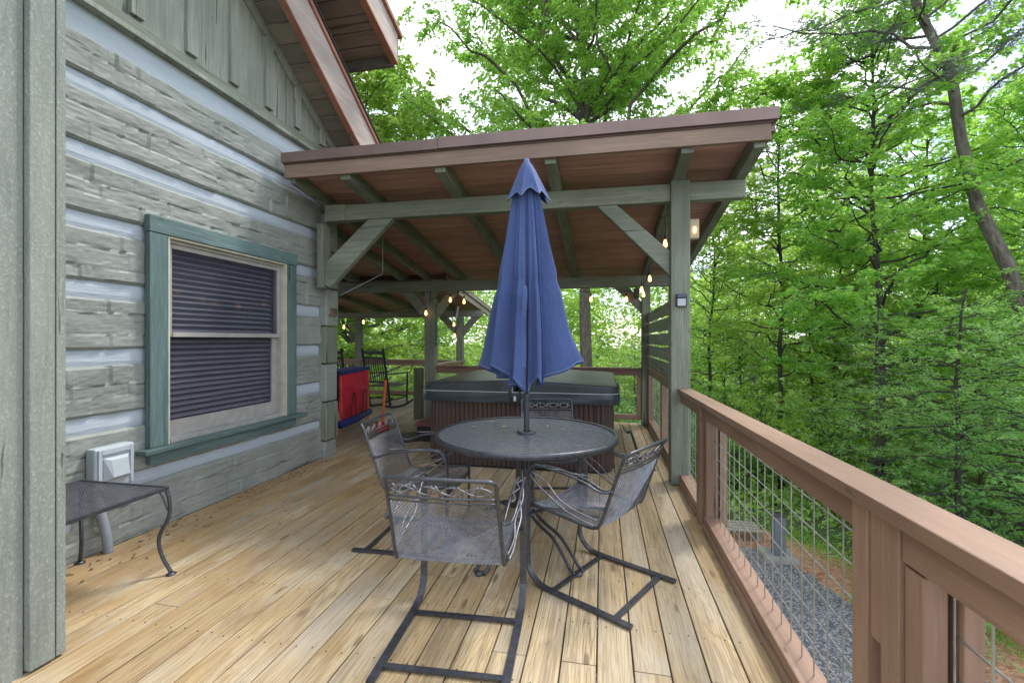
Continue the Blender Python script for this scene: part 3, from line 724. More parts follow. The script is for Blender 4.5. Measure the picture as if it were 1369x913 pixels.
def postgroup(y0, y1, par):
    top = cap_z((y0 + y1) / 2) - .043
    MB().box(.70, .735, y1 - .095, y1, .0, top).build('stile', RL['Z'], par, bevel=.003)
    MB().box(.712, .80, y1 - .165, y1 - .10, -.2, top - .002).build('post', RL['Z'], par, bevel=.004)
    MB().box(.698, .735, y0 + .0, y0 + .078, .0, top).build('stile', RL['Z'], par, bevel=.003)
    MB().box(.737, .79, y0 - .01, y0 + .075, .0, top - .003).build('stile', RL['Z'], par, bevel=.003)
    return top
# near group: two stiles, short filler, post
t = cap_z(1.3) - .043
MB().box(.700, .736, 1.375, 1.45, .0, t).build('stile', RL['Z'], rail, bevel=.003)
MB().box(.706, .742, 1.318, 1.371, .55, t).build('filler_block', RL['Z'], rail, bevel=.003)
MB().box(.745, .80, 1.24, 1.372, -.2, t - .004).build('post', RL['Z'], rail, bevel=.004)
MB().box(.699, .742, 1.242, 1.314, .0, t).build('stile', RL['Z'], rail, bevel=.003)
MB().box(.708, .758, 1.172, 1.236, .106, t - .09).build('post', RL['Z'], rail, bevel=.004)
MB().box(.772, .812, 1.15, 1.236, .0, t - .01).build('stile', RL['Z'], rail, bevel=.003)
t = cap_z(3.5) - .043
MB().box(.700, .736, 3.53, 3.61, .0, t).build('stile', RL['Z'], rail, bevel=.003)
MB().box(.690, .735, 3.435, 3.522, -.2, t).build('post', RL['Z'], rail, bevel=.004)
MB().box(.714, .80, 3.345, 3.43, -.2, t - .003).build('post', RL['Z'], rail, bevel=.004)
MB().box(.715, .75, 4.40, 4.46, .1, .85).build('stile', RL['Z'], rail, bevel=.003)
MB().box(.80, .84, 3.30, 3.40, .0, t - .01).build('stile', RL['Z'], rail, bevel=.003)
for yy in (4.53, 5.64, 5.70, 7.18): MB().box(.70, .77, yy, yy + .055, .0, .885).build('stile', RL['Z'], rail, bevel=.003)
def cap(ya, yb, x0, x1, f, par):
    m = MB(); m.hexa([(x0, ya, f(ya) - .038), (x1, ya, f(ya) - .038), (x1, yb, f(yb) - .038), (x0, yb, f(yb) - .038), (x0, ya, f(ya)), (x1, ya, f(ya)), (x1, yb, f(yb)), (x0, yb, f(yb))]); m.build('rail_cap', RL['Y'], par, bevel=.0035)
cap(-1.0, 4.47, .676, .80, cap_z, rail); cap(4.51, 7.23, .685, .80, lambda y: .935, rail)
# back railing
br = thing('deck_railing', 'low brown railing across the far end of the deck behind the hot tub', 'railing')
MB().box(-2.78, .60, 7.25, 7.36, .865, .90).build('rail_cap', RL['X'], br, bevel=.005)
MB().box(-2.78, .60, 7.28, 7.315, .775, .862).build('top_rail', RL['X'], br, bevel=.003)
MB().box(-2.78, .60, 7.27, 7.33, .085, .165).build('bottom_rail', RL['X'], br, bevel=.003)
MB().box(.535, .60, 7.27, 7.33, .166, .774).box(-1.2, -1.12, 7.27, 7.33, .166, .774).build('stile', RL['Z'], br, bevel=.003)
m = MB(); n = 32
for i in range(n): m.tube([(-2.7 + i * .1016, 7.30, .16), (-2.7 + i * .1016, 7.30, .78)], .003, 6)
for j in range(6): m.tube([(-2.75, 7.306, .2 + j * .1016), (.56, 7.306, .2 + j * .1016)], .003, 6)
m.build('wire_panel', M_wire, br)
# porch railing far left
pr = thing('porch_railing', 'dark brown railing round the back porch behind the rocking chairs', 'railing')
MB().box(-9.3, -2.93, 9.33, 9.47, .855, .893).build('rail_cap', RL['X'], pr, bevel=.004)
MB().box(-9.3, -3.0, 9.37, 9.41, .765, .853).box(-9.3, -3.0, 9.37, 9.41, .10, .19).build('rail', RL['X'], pr, bevel=.003)
MB().box(-3.10, -2.93, 7.42, 9.328, .857, .895).build('rail_cap', RL['Y'], pr, bevel=.004)
MB().box(-3.04, -3.0, 7.42, 9.328, .767, .855).box(-3.04, -3.0, 7.42, 9.328, .10, .19).build('rail', RL['Y'], pr, bevel=.003)
MB().box(-3.12, -2.99, 7.10, 7.235, .004, .86).build('newel_post', painted('newel olive', (.10, .115, .065), 'Z'), pr, bevel=.004)
m = MB()
for i in range(60): m.tube([(-9.2 + i * .1016, 9.385, .15), (-9.2 + i * .1016, 9.385, .8)], .003, 6)
for j in range(6): m.tube([(-9.2, 9.391, .2 + j * .1016), (-3.05, 9.391, .2 + j * .1016)], .003, 6)
for i in range(18): m.tube([(-3.02, 7.5 + i * .1016, .15), (-3.02, 7.5 + i * .1016, .8)], .003, 6)
for j in range(6): m.tube([(-3.026, 7.42, .2 + j * .1016), (-3.026, 9.3, .2 + j * .1016)], .003, 6)
m.build('wire_panel', M_wire, pr)

# rear porch roof
rp_ = thing('back_porch_roof', 'lower porch roof on dark posts beyond the first porch', 'porch roof')
def r2(y): return 2.232 - .124 * (y - 7.99) - .02
for xa, y in ((-5.55, 9.36), (-3.12, 9.36), (-8.6, 9.36)): MB().box(xa, xa + .14, y, y + .13, .004, 1.83).build('post', TB['Z'], rp_, bevel=.006)
MB().box(-9.3, -2.54, 9.36, 9.47, 1.832, 1.965).build('beam', TB['X'], rp_, bevel=.006)
for xa in (-9.0, -8.0, -7.0, -6.1, -5.2, -4.3, -3.4): slab(MB(), xa, xa + .08, 7.42, 10.4, r2, -.02 + .0, .09).build('rafter', TB['Y'], rp_, bevel=.004)
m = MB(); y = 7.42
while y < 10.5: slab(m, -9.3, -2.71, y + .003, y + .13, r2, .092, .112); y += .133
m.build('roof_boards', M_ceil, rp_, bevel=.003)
slab(MB(), -9.4, -2.66, 7.41, 10.62, r2, .116, .20).build('roofing', M_roof, rp_)
M_pale = painted('barge pale', (.36, .31, .25), 'Y', .2, .6, .8)
slab(MB(), -2.69, -2.65, 7.41, 10.6, r2, -.0, .10).build('barge_board', M_pale, rp_, bevel=.003)
slab(MB(), -2.655, -2.62, 7.41, 10.62, r2, .112, .215).build('edge_board', M_pale, rp_, bevel=.003)
def bq(P, y0, y1):
    m = MB(); m.v = [(p[0], y0, p[1]) for p in P] + [(p[0], y1, p[1]) for p in P]
    m.f = [(0, 1, 2, 3), (7, 6, 5, 4), (0, 4, 5, 1), (1, 5, 6, 2), (2, 6, 7, 3), (3, 7, 4, 0)]; m.build('brace', TB['X'], rp_, bevel=.004)
bq([(-3.53, 1.83), (-3.33, 1.83), (-3.12, 1.60), (-3.12, 1.41)], 9.38, 9.45)
bq([(-2.98, 1.41), (-2.98, 1.60), (-2.79, 1.83), (-2.60, 1.83)], 9.38, 9.45)

# ------------------------------------------------------------------ hot tub
tub = thing('hot_tub', 'square brown hot tub with ribbed sides under the porch roof', 'hot tub', (-.87, 5.6, 0))
def rrect(x0, x1, y0, y1, r, n=8, step=None):
    P = []
    for cx, cy_, a0 in ((x1 - r, y0 + r, -90), (x1 - r, y1 - r, 0), (x0 + r, y1 - r, 90), (x0 + r, y0 + r, 180)):
        for i in range(n + 1):
            a = R(a0 + 90 * i / n); P.append((cx + r * math.cos(a), cy_ + r * math.sin(a)))
    return P
def resample(P, d):
    o = []; n = len(P)
    for i in range(n):
        a, b = Vector(P[i]), Vector(P[(i + 1) % n]); L_ = (b - a).length; k = max(1, round(L_ / d))
        for j in range(k): o.append(a.lerp(b, j / k))
    return o
TX0, TX1, TY0, TY1 = -1.87, .13, 4.53, 6.62
P_ = resample(rrect(TX0 + .02, TX1 - .02, TY0 + .02, TY1 - .02, .17, 6), .0125); m = MB(); n = len(P_)
rows = []
for zi, z in enumerate((.03, .71)):
    row = []
    for i, p in enumerate(P_):
        a = P_[i - 1]; b_ = P_[(i + 1) % n]; t = (b_ - a).normalized(); nr = Vector((t.y, -t.x))
        k = i % 4; d = (.0, .010, .010, .010)[k]
        row.append((p.x + nr.x * d, p.y + nr.y * d, z))
    rows.append(row + [row[0]])
m.grid(rows); m.build('cabinet', M_tub, tub, smooth=False)
m = MB(); P2 = rrect(TX0 + .04, TX1 - .04, TY0 + .04, TY1 - .04, .16, 6); m.v = [(x, y, .001) for x, y in P2] + [(x, y, .03) for x, y in P2]; k = len(P2)
m.f = [(i, (i + 1) % k, k + (i + 1) % k, k + i) for i in range(k)]; m.build('base', M_cable, tub)
# cover: two tapered halves with skirt
def half(x0, x1, hi_left):
    P_ = resample(rrect(x0, x1, TY0 - .03, TY1 + .03, .13, 6), .05); n = len(P_); m = MB(); rows = []
    cxx = (x0 + x1) / 2; cyy = (TY0 + TY1) / 2
    def topz(x): t = (x - x0) / (x1 - x0); t = t if hi_left is False else 1 - t; return .868 + .052 * t
    for s_, dz in ((1.0, -.065), (1.0, 0), (.992, .012), (.94, .018), (.6, .02), (.2, .02), (.0, .02)):
        row = []
        for p in P_:
            x = cxx + (p.x - cxx) * s_; y = cyy + (p.y - cyy) * s_
            row.append((x, y, (.803 if dz < -.05 else topz(x) + dz - .012)))
        rows.append(row + [row[0]])
    m.grid(rows); return m.build('cover_half', M_covertop, tub, smooth=False)
XM = -.87
for o in (half(TX0 - .03, XM - .006, False), half(XM + .006, TX1 + .03, True)):
    for p in o.data.polygons: p.use_smooth = abs(p.normal.z) > .5
P_ = resample(rrect(TX0 - .035, TX1 + .035, TY0 - .035, TY1 + .035, .15, 8), .03); m = MB(); rows = []; n = len(P_)
from mathutils import noise as mnoise
for zi in range(7):
    t = zi / 6; row = []
    for i, p in enumerate(P_):
        a = P_[i - 1]; b_ = P_[(i + 1) % n]; tt = (b_ - a).normalized(); nr = Vector((tt.y, -tt.x))
        d = (.006 + .016 * mnoise.noise((p.x * 3.1, p.y * 3.1, t * 1.4))) * math.sin(t * 2.6) + .004
        row.append((p.x + nr.x * d, p.y + nr.y * d, .80 - t * (.105 + .014 * mnoise.noise((p.x * 2, p.y * 2, 5)))))
    rows.append(row + [row[0]])
m.grid(rows); m.build('cover_skirt', M_cover, tub, smooth=True)
m = MB(); P3 = [(p.x, p.y, .803) for p in resample(rrect(TX0 - .042, TX1 + .042, TY0 - .042, TY1 + .042, .15, 8), .05)]
m.tube(P3, .0035, 6, closed=True); m.tube([(XM - .03, TY0 - .036, .808), (XM - .03, TY0 - .036, .90)], .003, 6); m.build('piping', M_seam, tub)
m = MB()
for xo in (-.05, .05): m.flat([(XM + xo, TY0 - .05, .81), (XM + xo, TY0 - .052, .75), (XM + xo * .3, TY0 - .045, .66)], .028, .003, (1, 0, 0))
m.build('strap', M_cable, tub)
MB().box(XM - .012, XM + .014, TY0 - .066, TY0 - .055, .715, .765).build('buckle', M_white, tub, bevel=.003)
MB().tube(bez([(TX1 + .03, 6.3, .72), (TX1 + .07, 6.0, .76), (TX1 + .07, 5.6, .68), (TX1 + .06, 5.5, .55)]), .012, 8).build('cover_handle', M_cable, tub, smooth=True)
# step
st = thing('tub_step', 'small red brown step at the left side of the hot tub', 'step', (-2.15, 5.9, 0))
MB().box(-2.42, -1.90, 5.55, 5.95, .20, .245).build('tread', M_step, st, bevel=.004)
MB().box(-2.40, -1.92, 5.57, 5.60, .0, .198).box(-2.40, -1.92, 5.90, 5.93, .0, .198).box(-2.40, -2.37, 5.602, 5.898, .0, .198).build('frame', M_black, st)
tag(MB().lathe([(.0, .012), (.30, .012), (.31, .006), (.30, .0)], (-2.62, 5.75, .001), 40).build('round_mat', M_cable, None), 'flat black round mat lying on the deck beside the tub step', 'mat')
tag(MB().tube(bez([(.30, 6.9, .05), (.33, 6.2, .10), (.36, 5.9, .16), (.40, 5.3, .05), (.43, 4.75, .012)]), .016, 8).build('hose', M_cable, None, smooth=True), 'black hose curving over the deck by the right side of the hot tub', 'hose')

# ------------------------------------------------------------------ table and umbrella
TCX, TCY, TZ, TR = -.503, 3.008, .71, .60
table = thing('patio_table', 'round dark wrought iron mesh table holding the closed blue umbrella', 'table', (TCX, TCY, 0), 0, None, True)
m = MB(); n = 132; sp = .0112
for fam in (30, -30):
    d = Vector((math.cos(R(fam + 12)), math.sin(R(fam + 12)), 0)); nn = Vector((-d.y, d.x, 0))
    for i in range(-66, 67):
        o = i * sp; h2 = TR ** 2 - o * o
        if h2 <= .004: continue
        h = math.sqrt(h2) - .004; z = TZ - .004 + (0.0006 if fam > 0 else -.0006)
        m.flat([nn * o - d * h + Vector((0, 0, z)), nn * o + d * h + Vector((0, 0, z))], .0036, .0016, nn)
m.build('tabletop', M_ironmesh, table)
m = MB(); m.lathe([(TR - .012, .012), (TR + .006, .014), (TR + .012, .006), (TR + .012, -.02), (TR + .004, -.026), (TR - .004, -.02), (TR - .006, .0), (TR - .012, .012)], (0, 0, TZ - .008), 96); m.build('rim', M_iron, table, smooth=True)
m = MB(); m.lathe([(.026, 0), (.062, 0), (.066, .006), (.060, .012), (.03, .014), (.026, .008), (.026, 0)], (0, 0, TZ - .002), 32); m.build('umbrella_ring', M_iron, table, smooth=True)
m = MB()
for a in (0, 60, 120):
    c, s_ = math.cos(R(a + 11)), math.sin(R(a + 11)); m.flat([(c * -TR * .98, s_ * -TR * .98, TZ - .018), (c * TR * .98, s_ * TR * .98, TZ - .018)], .016, .006, (-s_, c, 0))
m.build('support_bar', M_iron, table)
MB().cyl((0, 0, .14), (0, 0, TZ - .02), .026, 16).build('centre_tube', M_iron, table, smooth=False)
m = MB()
for zz, rr in ((.20, .055), (.64, .05)):
    m.tube([(rr * math.cos(R(i * 15)), rr * math.sin(R(i * 15)), zz) for i in range(24)], .006, 6, closed=True)
m.build('collar', M_iron, table)
for a in (251, 311, 71, 131):
    m = MB()
    for off in (-4.2, 4.2):
        c, s_ = math.cos(R(a + off * .35)), math.sin(R(a + off * .35)); px_ = -math.sin(R(a)) * off * .0042; py_ = math.cos(R(a)) * off * .0042
        prof = [(.20, .69), (.10, .67), (.062, .60), (.055, .45), (.055, .28), (.085, .19), (.20, .155), (.34, .135), (.44, .085), (.52, .03), (.565, .012)]
        m.tube(bez([(r_ * c + px_, r_ * s_ + py_, z_) for r_, z_ in prof], 6), .0105, 8)
    c, s_ = math.cos(R(a)), math.sin(R(a)); m.lathe([(0, 0), (.024, 0), (.026, .008), (.018, .018), (0, .02)], (.565 * c, .565 * s_, 0), 14)
    m.build('leg', M_iron, table, smooth=True)
for i, (x, y, a, sz) in enumerate(((-.35, .32, 20, .05), (-.2, .12, 60, .07), (.12, .2, 100, .05), (.22, .14, 10, .035), (-.15, -.02, 40, .03), (-.42, .1, 10, .03))):
    m = MB(); c, s_ = math.cos(R(a)) * sz, math.sin(R(a)) * sz
    m.v = [(TCX + x, TCY + y, TZ + .004), (TCX + x + c * .5 - s_ * .25, TCY + y + s_ * .5 + c * .25, TZ + .008), (TCX + x + c, TCY + y + s_, TZ + .005), (TCX + x + c * .5 + s_ * .22, TCY + y + s_ * .5 - c * .22, TZ + .006)]
    m.v += [(v[0], v[1], v[2] + .0015) for v in m.v]; m.f = [(3, 2, 1, 0), (4, 5, 6, 7), (0, 1, 5, 4), (1, 2, 6, 5), (2, 3, 7, 6), (3, 0, 4, 7)]
    tag(m.build('fallen_leaf', simple('dry leaf', (.42, .33, .16), .8), None), 'small dry fallen leaf lying on the round mesh table', 'leaf', 'dry leaves on the table')

umb = thing('patio_umbrella', 'closed blue patio umbrella on a dark pole through the round table', 'umbrella', (TCX, TCY, 0), 0, None, True)
MB().cyl((0, 0, .30), (0, 0, 2.49), .0185, 16).build('pole', M_iron, umb)
NT, NZ = 288, 90
def canopy_pt(th, t):
    """t 0 top .. 1 hem"""
    z = 2.36 - t * (2.36 - 1.10)
    base = .080 + .118 * t + .010 * math.sin(t * 3.1)
    lobe = [1.28, .88, 1.10, .80, 1.22, .92, 1.06, .84]
    k = (th / (2 * math.pi) * 8 + .37) % 8; i = int(k); f = k - i
    w = lobe[i] * (1 - f) + lobe[(i + 1) % 8] * f
    ple = math.cos(k * 2 * math.pi)                # one fold per rib
    sharp = (abs(math.sin(k * math.pi)) ** .55) * 2 - 1
    ple2 = math.sin(k * 2 * math.pi * 2 + 2.1 * math.sin(k * 1.7) + 1.2 * t)
    r = base * (1 + (.14 + .30 * t) * -sharp * .9 + (.06 + .11 * t) * ple2) * (1 + (w - 1) * t)
    r += .010 * t * mnoise.noise((math.cos(th) * 3, math.sin(th) * 3, z * 2.5)) * 2
    r *= 1 - .045 * math.exp(-((z - 1.72) / .05) ** 2)
    tw = th + .10 * math.sin(t * 2.2) + .35 * t * math.sin(k * 2 * math.pi) * .28
    ell = 1 + .13 * t * math.cos(2 * (th - R(12)))
    hem = -.065 * (sharp) * t ** 6 * .9 + .075 * t ** 6 * math.cos(th * 1 - .4) * .35 + .06 * t ** 6 * math.cos(2 * (th - R(12)))
    return (r * ell * math.cos(tw), r * ell * math.sin(tw), z + hem)
m = MB(); m.grid([[canopy_pt(2 * math.pi * i / NT, j / NZ) for j in range(NZ + 1)] for i in range(NT + 1)])
cn = m.build('canopy', M_canvas, umb, smooth=True, weld=True)
md = cn.modifiers.new('s', 'SOLIDIFY'); md.thickness = .002
m = MB(); m.tube([Vector(canopy_pt(2 * math.pi * i / NT, .988)) for i in range(NT)], .0035, 4, closed=True)
m.build('hem', M_hem, cn)
def vent_pt(th, t):
    k = th / (2 * math.pi) * 8 + .1; c_ = abs(math.sin(k * math.pi))
    r = .018 + .120 * t ** .72 * (1 + .20 * t * (1 - 1.7 * c_ ** .7) ) * (1 + .10 * math.cos(th - .3))
    z = 2.545 - .018 * t - .255 * t ** .95 + .05 * t ** 4 * c_ - .012 * t * math.cos(3 * th)
    return (r * math.cos(th), r * math.sin(th), z)
m = MB(); m.grid([[vent_pt(2 * math.pi * i / 192, j / 24) for j in range(25)] for i in range(193)])
o = m.build('vent_cap', M_canvas, umb, smooth=True, weld=True); md = o.modifiers.new('s', 'SOLIDIFY'); md.thickness = .002
sub(MB().tube([Vector(vent_pt(2 * math.pi * i / 192, .99)) for i in range(192)], .003, 4, closed=True).build('hem', M_hem, None), o)
MB().lathe([(.0, .012), (.018, .012), (.02, .0), (.024, -.01), (.02, -.02)], (0, 0, 2.55), 20).build('finial', M_hem, umb, smooth=True)
# tie strap hanging on the folds
m = MB(); dcam = Vector((.13, -.99, 0)).normalized(); sdv = Vector((1, .16, 0)).normalized()
m.flat(bez([dcam * .255 + Vector((-.035, 0, 1.52)), dcam * .262 + Vector((-.03, 0, 1.62)), dcam * .252 + Vector((-.005, 0, 1.665)), dcam * .268 + Vector((.0, 0, 1.60)), dcam * .285 + Vector((-.010, 0, 1.42)), dcam * .30 + Vector((-.004, 0, 1.25)), dcam * .305 + Vector((-.012, 0, 1.17))], 8), .028, .002, sdv)
m.build('tie_strap', M_canvas, umb, smooth=False)

# ------------------------------------------------------------------ patio chairs (spring base, mesh shell)
def shell(u, v):
    """u -1..1 across, v 0..1 front lip -> back top; returns point, local frame y forward"""
    prof = [(.015, .405), (.0, .43), (-.10, .425), (-.25, .41), (-.385, .395), (-.425, .405), (-.445, .44), (-.50, .60), (-.555, .75), (-.575, .80)]
    L_ = [0]
    for a, b in zip(prof[:-1], prof[1:]): L_.append(L_[-1] + math.hypot(b[0] - a[0], b[1] - a[1]))
    s_ = v * L_[-1]; i = 0
    while i < len(L_) - 2 and L_[i + 1] < s_: i += 1
    f = (s_ - L_[i]) / (L_[i + 1] - L_[i]); y = prof[i][0] + (prof[i + 1][0] - prof[i][0]) * f; z = prof[i][1] + (prof[i + 1][1] - prof[i][1]) * f
    w = .245 - .020 * v - .02 * math.exp(-(v / .06) ** 2)
    dish = -.018 * (1 - u * u)
    if v < .45: return Vector((u * w, y, z + dish))
    return Vector((u * w, y + dish, z))
def make_chair():
    c = thing('patio_chair', 'chair', 'chair', (0, 0, 0), 0, 'iron mesh chairs round the patio table', True)
    for side in (-1, 1):
        x = .262 * side
        m = MB(); m.flat(bez([(x, -.62, .012), (x, -.35, .012), (x, -.16, .012), (x, -.07, .025), (x, -.012, .08), (x, .0, .16), (x, .0, .40), (x, -.002, .58), (x, -.012, .625)], 5), .034, .011, (1, 0, 0))
        m.build('leg_runner', M_iron, c)
        # arm
        m = MB()
        for dx in (-.014, .016):
            m.tube(bez([(x + dx, -.005, .600), (x + dx, -.03, .645), (x + dx, -.09, .66), (x + dx * 1.3, -.22, .655), (x + dx * 1.3, -.36, .635), (x * .97 + dx, -.46, .60), (x * .93, -.515, .61)], 6), .0062, 7)
        arm = m.build('arm', M_iron, c, smooth=True)
        m = MB()
        m.tube(bez([(x + .010 * math.sin(i * 1.57), -.05 - i * .035, .659) for i in range(11)], 4), .0035, 5)
        m.tube(bez([(x, -.01, .60), (x - .008, -.07, .56), (x + .008, -.15, .50), (x, -.24, .46), (x, -.34, .435), (x * .96, -.41, .42)], 5), .0055, 6)
        m.tube(bez([(x, -.02, .615), (x + .012, -.12, .57), (x - .010, -.22, .51), (x, -.32, .47), (x * .95, -.43, .45)], 5), .0045, 6)
        m.build('leaf_scroll', M_ironhi, arm, smooth=True)
    m = MB(); m.flat([(-.262, -.165, .012), (.262, -.165, .012)], .026, .009, (0, 1, 0)); m.build('base_bar', M_iron, c)
    m = MB(); m.flat([(-.262, -.53, .012), (.262, -.53, .012)], .026, .009, (0, 1, 0)); m.build('base_bar', M_iron, c)
    m = MB(); m.flat([(-.262, -.005, .375), (-.12, -.03, .375), (.12, -.03, .375), (.262, -.005, .375)], .03, .008, (0, 1, 0))
    for s_ in (-.075, .075): m.flat(bez([(s_, -.02, .368), (s_, -.12, .366), (s_, -.25, .372), (s_, -.33, .385)], 4), .052, .005, (1, 0, 0))
    m.build('spring_plate', M_iron, c)
    # perimeter frame
    VB = .90; per = []
    for i in range(25): per.append(shell(-1, i / 24 * .965))
    a, b_ = shell(-1, .965), shell(1, .965); top = shell(0, 1.0)
    for i in range(1, 5): t = i / 5 * math.pi / 2; per.append(Vector((a.x + .028 * (1 - math.cos(t)), a.y + (top.y - a.y) * math.sin(t), a.z + (top.z + .0 - a.z) * math.sin(t))))
    for i in range(1, 5): t = (1 - i / 5) * math.pi / 2; per.append(Vector((b_.x - .028 * (1 - math.cos(t)), b_.y + (top.y - b_.y) * math.sin(t), b_.z + (top.z - b_.z) * math.sin(t))))
    for i in range(25): per.append(shell(1, (24 - i) / 24 * .965))
    lip = [shell(u, 0) for u in (.8, .4, 0, -.4, -.8)]
    MB().tube(per + lip, .0085, 8, closed=True).build('shell_frame', M_iron, c, smooth=True)
    m = MB(); m.tube([shell(-1 + i / 8, .895) for i in range(17)], .0055, 6); m.tube([shell(-1 + i / 8, .872) for i in range(17)], .004, 6)
    m.build('crossbar', M_iron, c, smooth=True)
    # mesh strands
    def strands(v0, v1, nm):
        m = MB(); Lv = (v1 - v0) * 1.0; slope = .26; du = .068     # in v per unit u
        k = -1 - Lv / slope
        while k < 1:
            for sg in (1, -1):
                u0, u1 = k, k + Lv / slope; a0, a1 = max(-1, u0), min(1, u1)
                if a1 - a0 < .01: continue
                nn_ = max(2, int((a1 - a0) * slope / .02)); nn_ = max(nn_, int((a1 - a0) * 8)); pts = []
                for i in range(nn_ + 1):
                    u = a0 + (a1 - a0) * i / nn_; v = v0 + (u - u0) * slope
                    q = shell(u * sg, v); pts.append(q)
                m.sweep(pts, [(.0015, 0), (-.0009, .0013), (-.0009, -.0013)], None)
            k += du
        return m.build(nm, M_ironmesh, c)
    strands(0.004, .45, 'seat'); strands(.45, .868, 'backrest')
    # leaf scroll in the top band
    m = MB(); vv = .935
    for ph, amp in ((0, .022), (math.pi, .022)):
        m.tube(bez([shell(-.92 + 1.84 * i / 16, vv + amp * math.sin(i / 16 * 4 * math.pi + ph)) for i in range(17)], 4), .0035, 5)
    for i in range(9):
        u = -.8 + i * .2; a = shell(u, vv - .028); b2 = shell(u + (.07 if i % 2 else -.07), vv + .028); m.tube([a, (a + b2) / 2 + Vector((.006, .004, 0)), b2], .0042, 5)
    m.build('back_scroll', M_ironhi, c, smooth=True)
    return c
ch0 = make_chair()
spots = [((-.655, 2.235, 0), 3, 'mesh iron chair nearest the camera, its back towards us'),
         ((-.272, 2.68, 0), 60, 'mesh iron chair at the right of the table, in front of the railing'),
         ((-.94, 2.875, 0), -88, 'mesh iron chair at the left of the table, nearest the log wall'),
         ((-.385, 3.49, 0), 191, 'mesh iron chair behind the table, in front of the hot tub')]
for i, (l, a, lab) in enumerate(spots):
    o = ch0 if i == 0 else copy_tree(ch0)
    o.location = l; o.rotation_euler = (0, 0, R(a)); o['label'] = lab

# ------------------------------------------------------------------ side table
sx0, sx1, sy0, sy1, sz = -3.05, -2.435, 1.56, 2.12, .50
stb = thing('side_table', 'small rectangular iron mesh side table with curved legs beside the log wall', 'side table', (-2.74, 1.84, 0))
m = MB(); W_, D_ = sx1 - sx0, sy1 - sy0
for fam in (1, -1):
    k = -D_ * 1.7
    while k < W_:
        # line x = k + 1.7*t(0..D)
        t0 = max(0, -k / 1.7); t1 = min(D_, (W_ - k) / 1.7)
        if t1 > t0 + .005:
            a = (k + 1.7 * t0, t0); b_ = (k + 1.7 * t1, t1)
            if fam < 0: a, b_ = (W_ - a[0], a[1]), (W_ - b_[0], b_[1])
            m.flat([(sx0 + a[0], sy0 + a[1], sz - .003 + fam * .0005), (sx0 + b_[0], sy0 + b_[1], sz - .003 + fam * .0005)], .003, .0015, (0, 1, 0))
        k += .021
m.build('tabletop', M_ironmesh, stb)
m = MB().box(sx0 - .01, sx1 + .01, sy0 - .01, sy0 + .006, sz - .018, sz + .004).box(sx0 - .01, sx1 + .01, sy1 - .006, sy1 + .01, sz - .018, sz + .004).box(sx0 - .01, sx0 + .006, sy0 + .007, sy1 - .007, sz - .018, sz + .004).box(sx1 - .006, sx1 + .01, sy0 + .007, sy1 - .007, sz - .018, sz + .004)
m.build('rim', M_iron, stb, bevel=.003)
for x, y, dx, dy in ((sx0, sy0, -1, -1), (sx1, sy0, 1, -1), (sx0, sy1, -1, 1), (sx1, sy1, 1, 1)):
    m = MB(); s_ = .7
    m.tube(bez([(x, y, sz - .015), (x + .012 * dx, y + .008 * dy, .42), (x + .010 * dx, y + .006 * dy, .33), (x - .028 * dx, y - .018 * dy, .22), (x - .020 * dx, y - .012 * dy, .12), (x + .022 * dx, y + .010 * dy, .012)], 7), .010, 8)
    m.tube(bez([(x - .075 * dx, y, sz - .02), (x - .03 * dx, y, .45), (x + .006 * dx, y, .37)], 5), .005, 6)
    m.lathe([(0, 0), (.025, 0), (.027, .006), (.012, .014), (0, .015)], (x + .022 * dx, y + .010 * dy, 0), 14)
    m.build('leg', M_iron, stb, smooth=True)

# ------------------------------------------------------------------ rocking chairs
def rocker():
    c = thing('rocking_chair', 'r', 'rocking chair', (0, 0, 0), 0, 'black rocking chairs on the back porch', True)
    for s_ in (-1, 1):
        MB().beam((.25 * s_, -.24, .06), (.25 * s_, -.46, 1.17), .036, .04).build('back_post', M_black, c, bevel=.006)
        MB().cyl((.27 * s_, .26, .05), (.27 * s_, .27, .66), .018, 10).build('leg', M_black, c)
        m = MB(); m.flat(bez([(.26 * s_, -.52, .11), (.26 * s_, -.25, .035), (.26 * s_, .05, .014), (.26 * s_, .3, .045), (.26 * s_, .48, .10)], 6), .024, .035, (1, 0, 0)); m.build('rocker', M_black, c)
        MB().box(.27 * s_ - .045, .27 * s_ + .045, -.33, .32, .66, .682).build('arm', M_black, c, bevel=.006)
    def bp(z): return -.24 - .22 * (z - .06) / 1.11
    m = MB()
    for z, h in ((1.09, .07), (.985, .045), (.52, .04)): m.box(-.25, .25, bp(z) - .012, bp(z) + .012, z - h / 2, z + h / 2)
    m.build('back_rail', M_black, c, bevel=.004)
    for i in range(8): x = -.19 + i * .054; MB().beam((x, bp(.53), .53), (x, bp(.97), .97), .013, .013).build('spindle', M_black, c)
    m = MB()
    for i in range(7): m.box(-.26, .26, -.27 + i * .08, -.20 + i * .08, .415 + i * .003, .435 + i * .003)
    m.build('seat', simple('rocker seat', (.10, .10, .11), .5), c, bevel=.004)
    m = MB().cyl((-.26, .25, .2), (.26, .25, .2), .012).cyl((-.26, -.27, .2), (.26, -.27, .2), .012).cyl((.26, -.27, .17), (.26, .25, .17), .012).cyl((-.26, -.27, .17), (-.26, .25, .17), .012)
    m.build('stretcher', M_black, c); return c
k0 = rocker(); k0.location = (-4.22, 8.35, 0); k0.rotation_euler = (0, 0, R(-12)); k0['label'] = 'black rocking chair on the back porch, the right one, wholly in view'
k1 = copy_tree(k0); k1.location = (-5.15, 8.3, 0); k1.rotation_euler = (0, 0, R(-4)); k1['label'] = 'black rocking chair on the back porch, the left one, half hidden by the log corner'

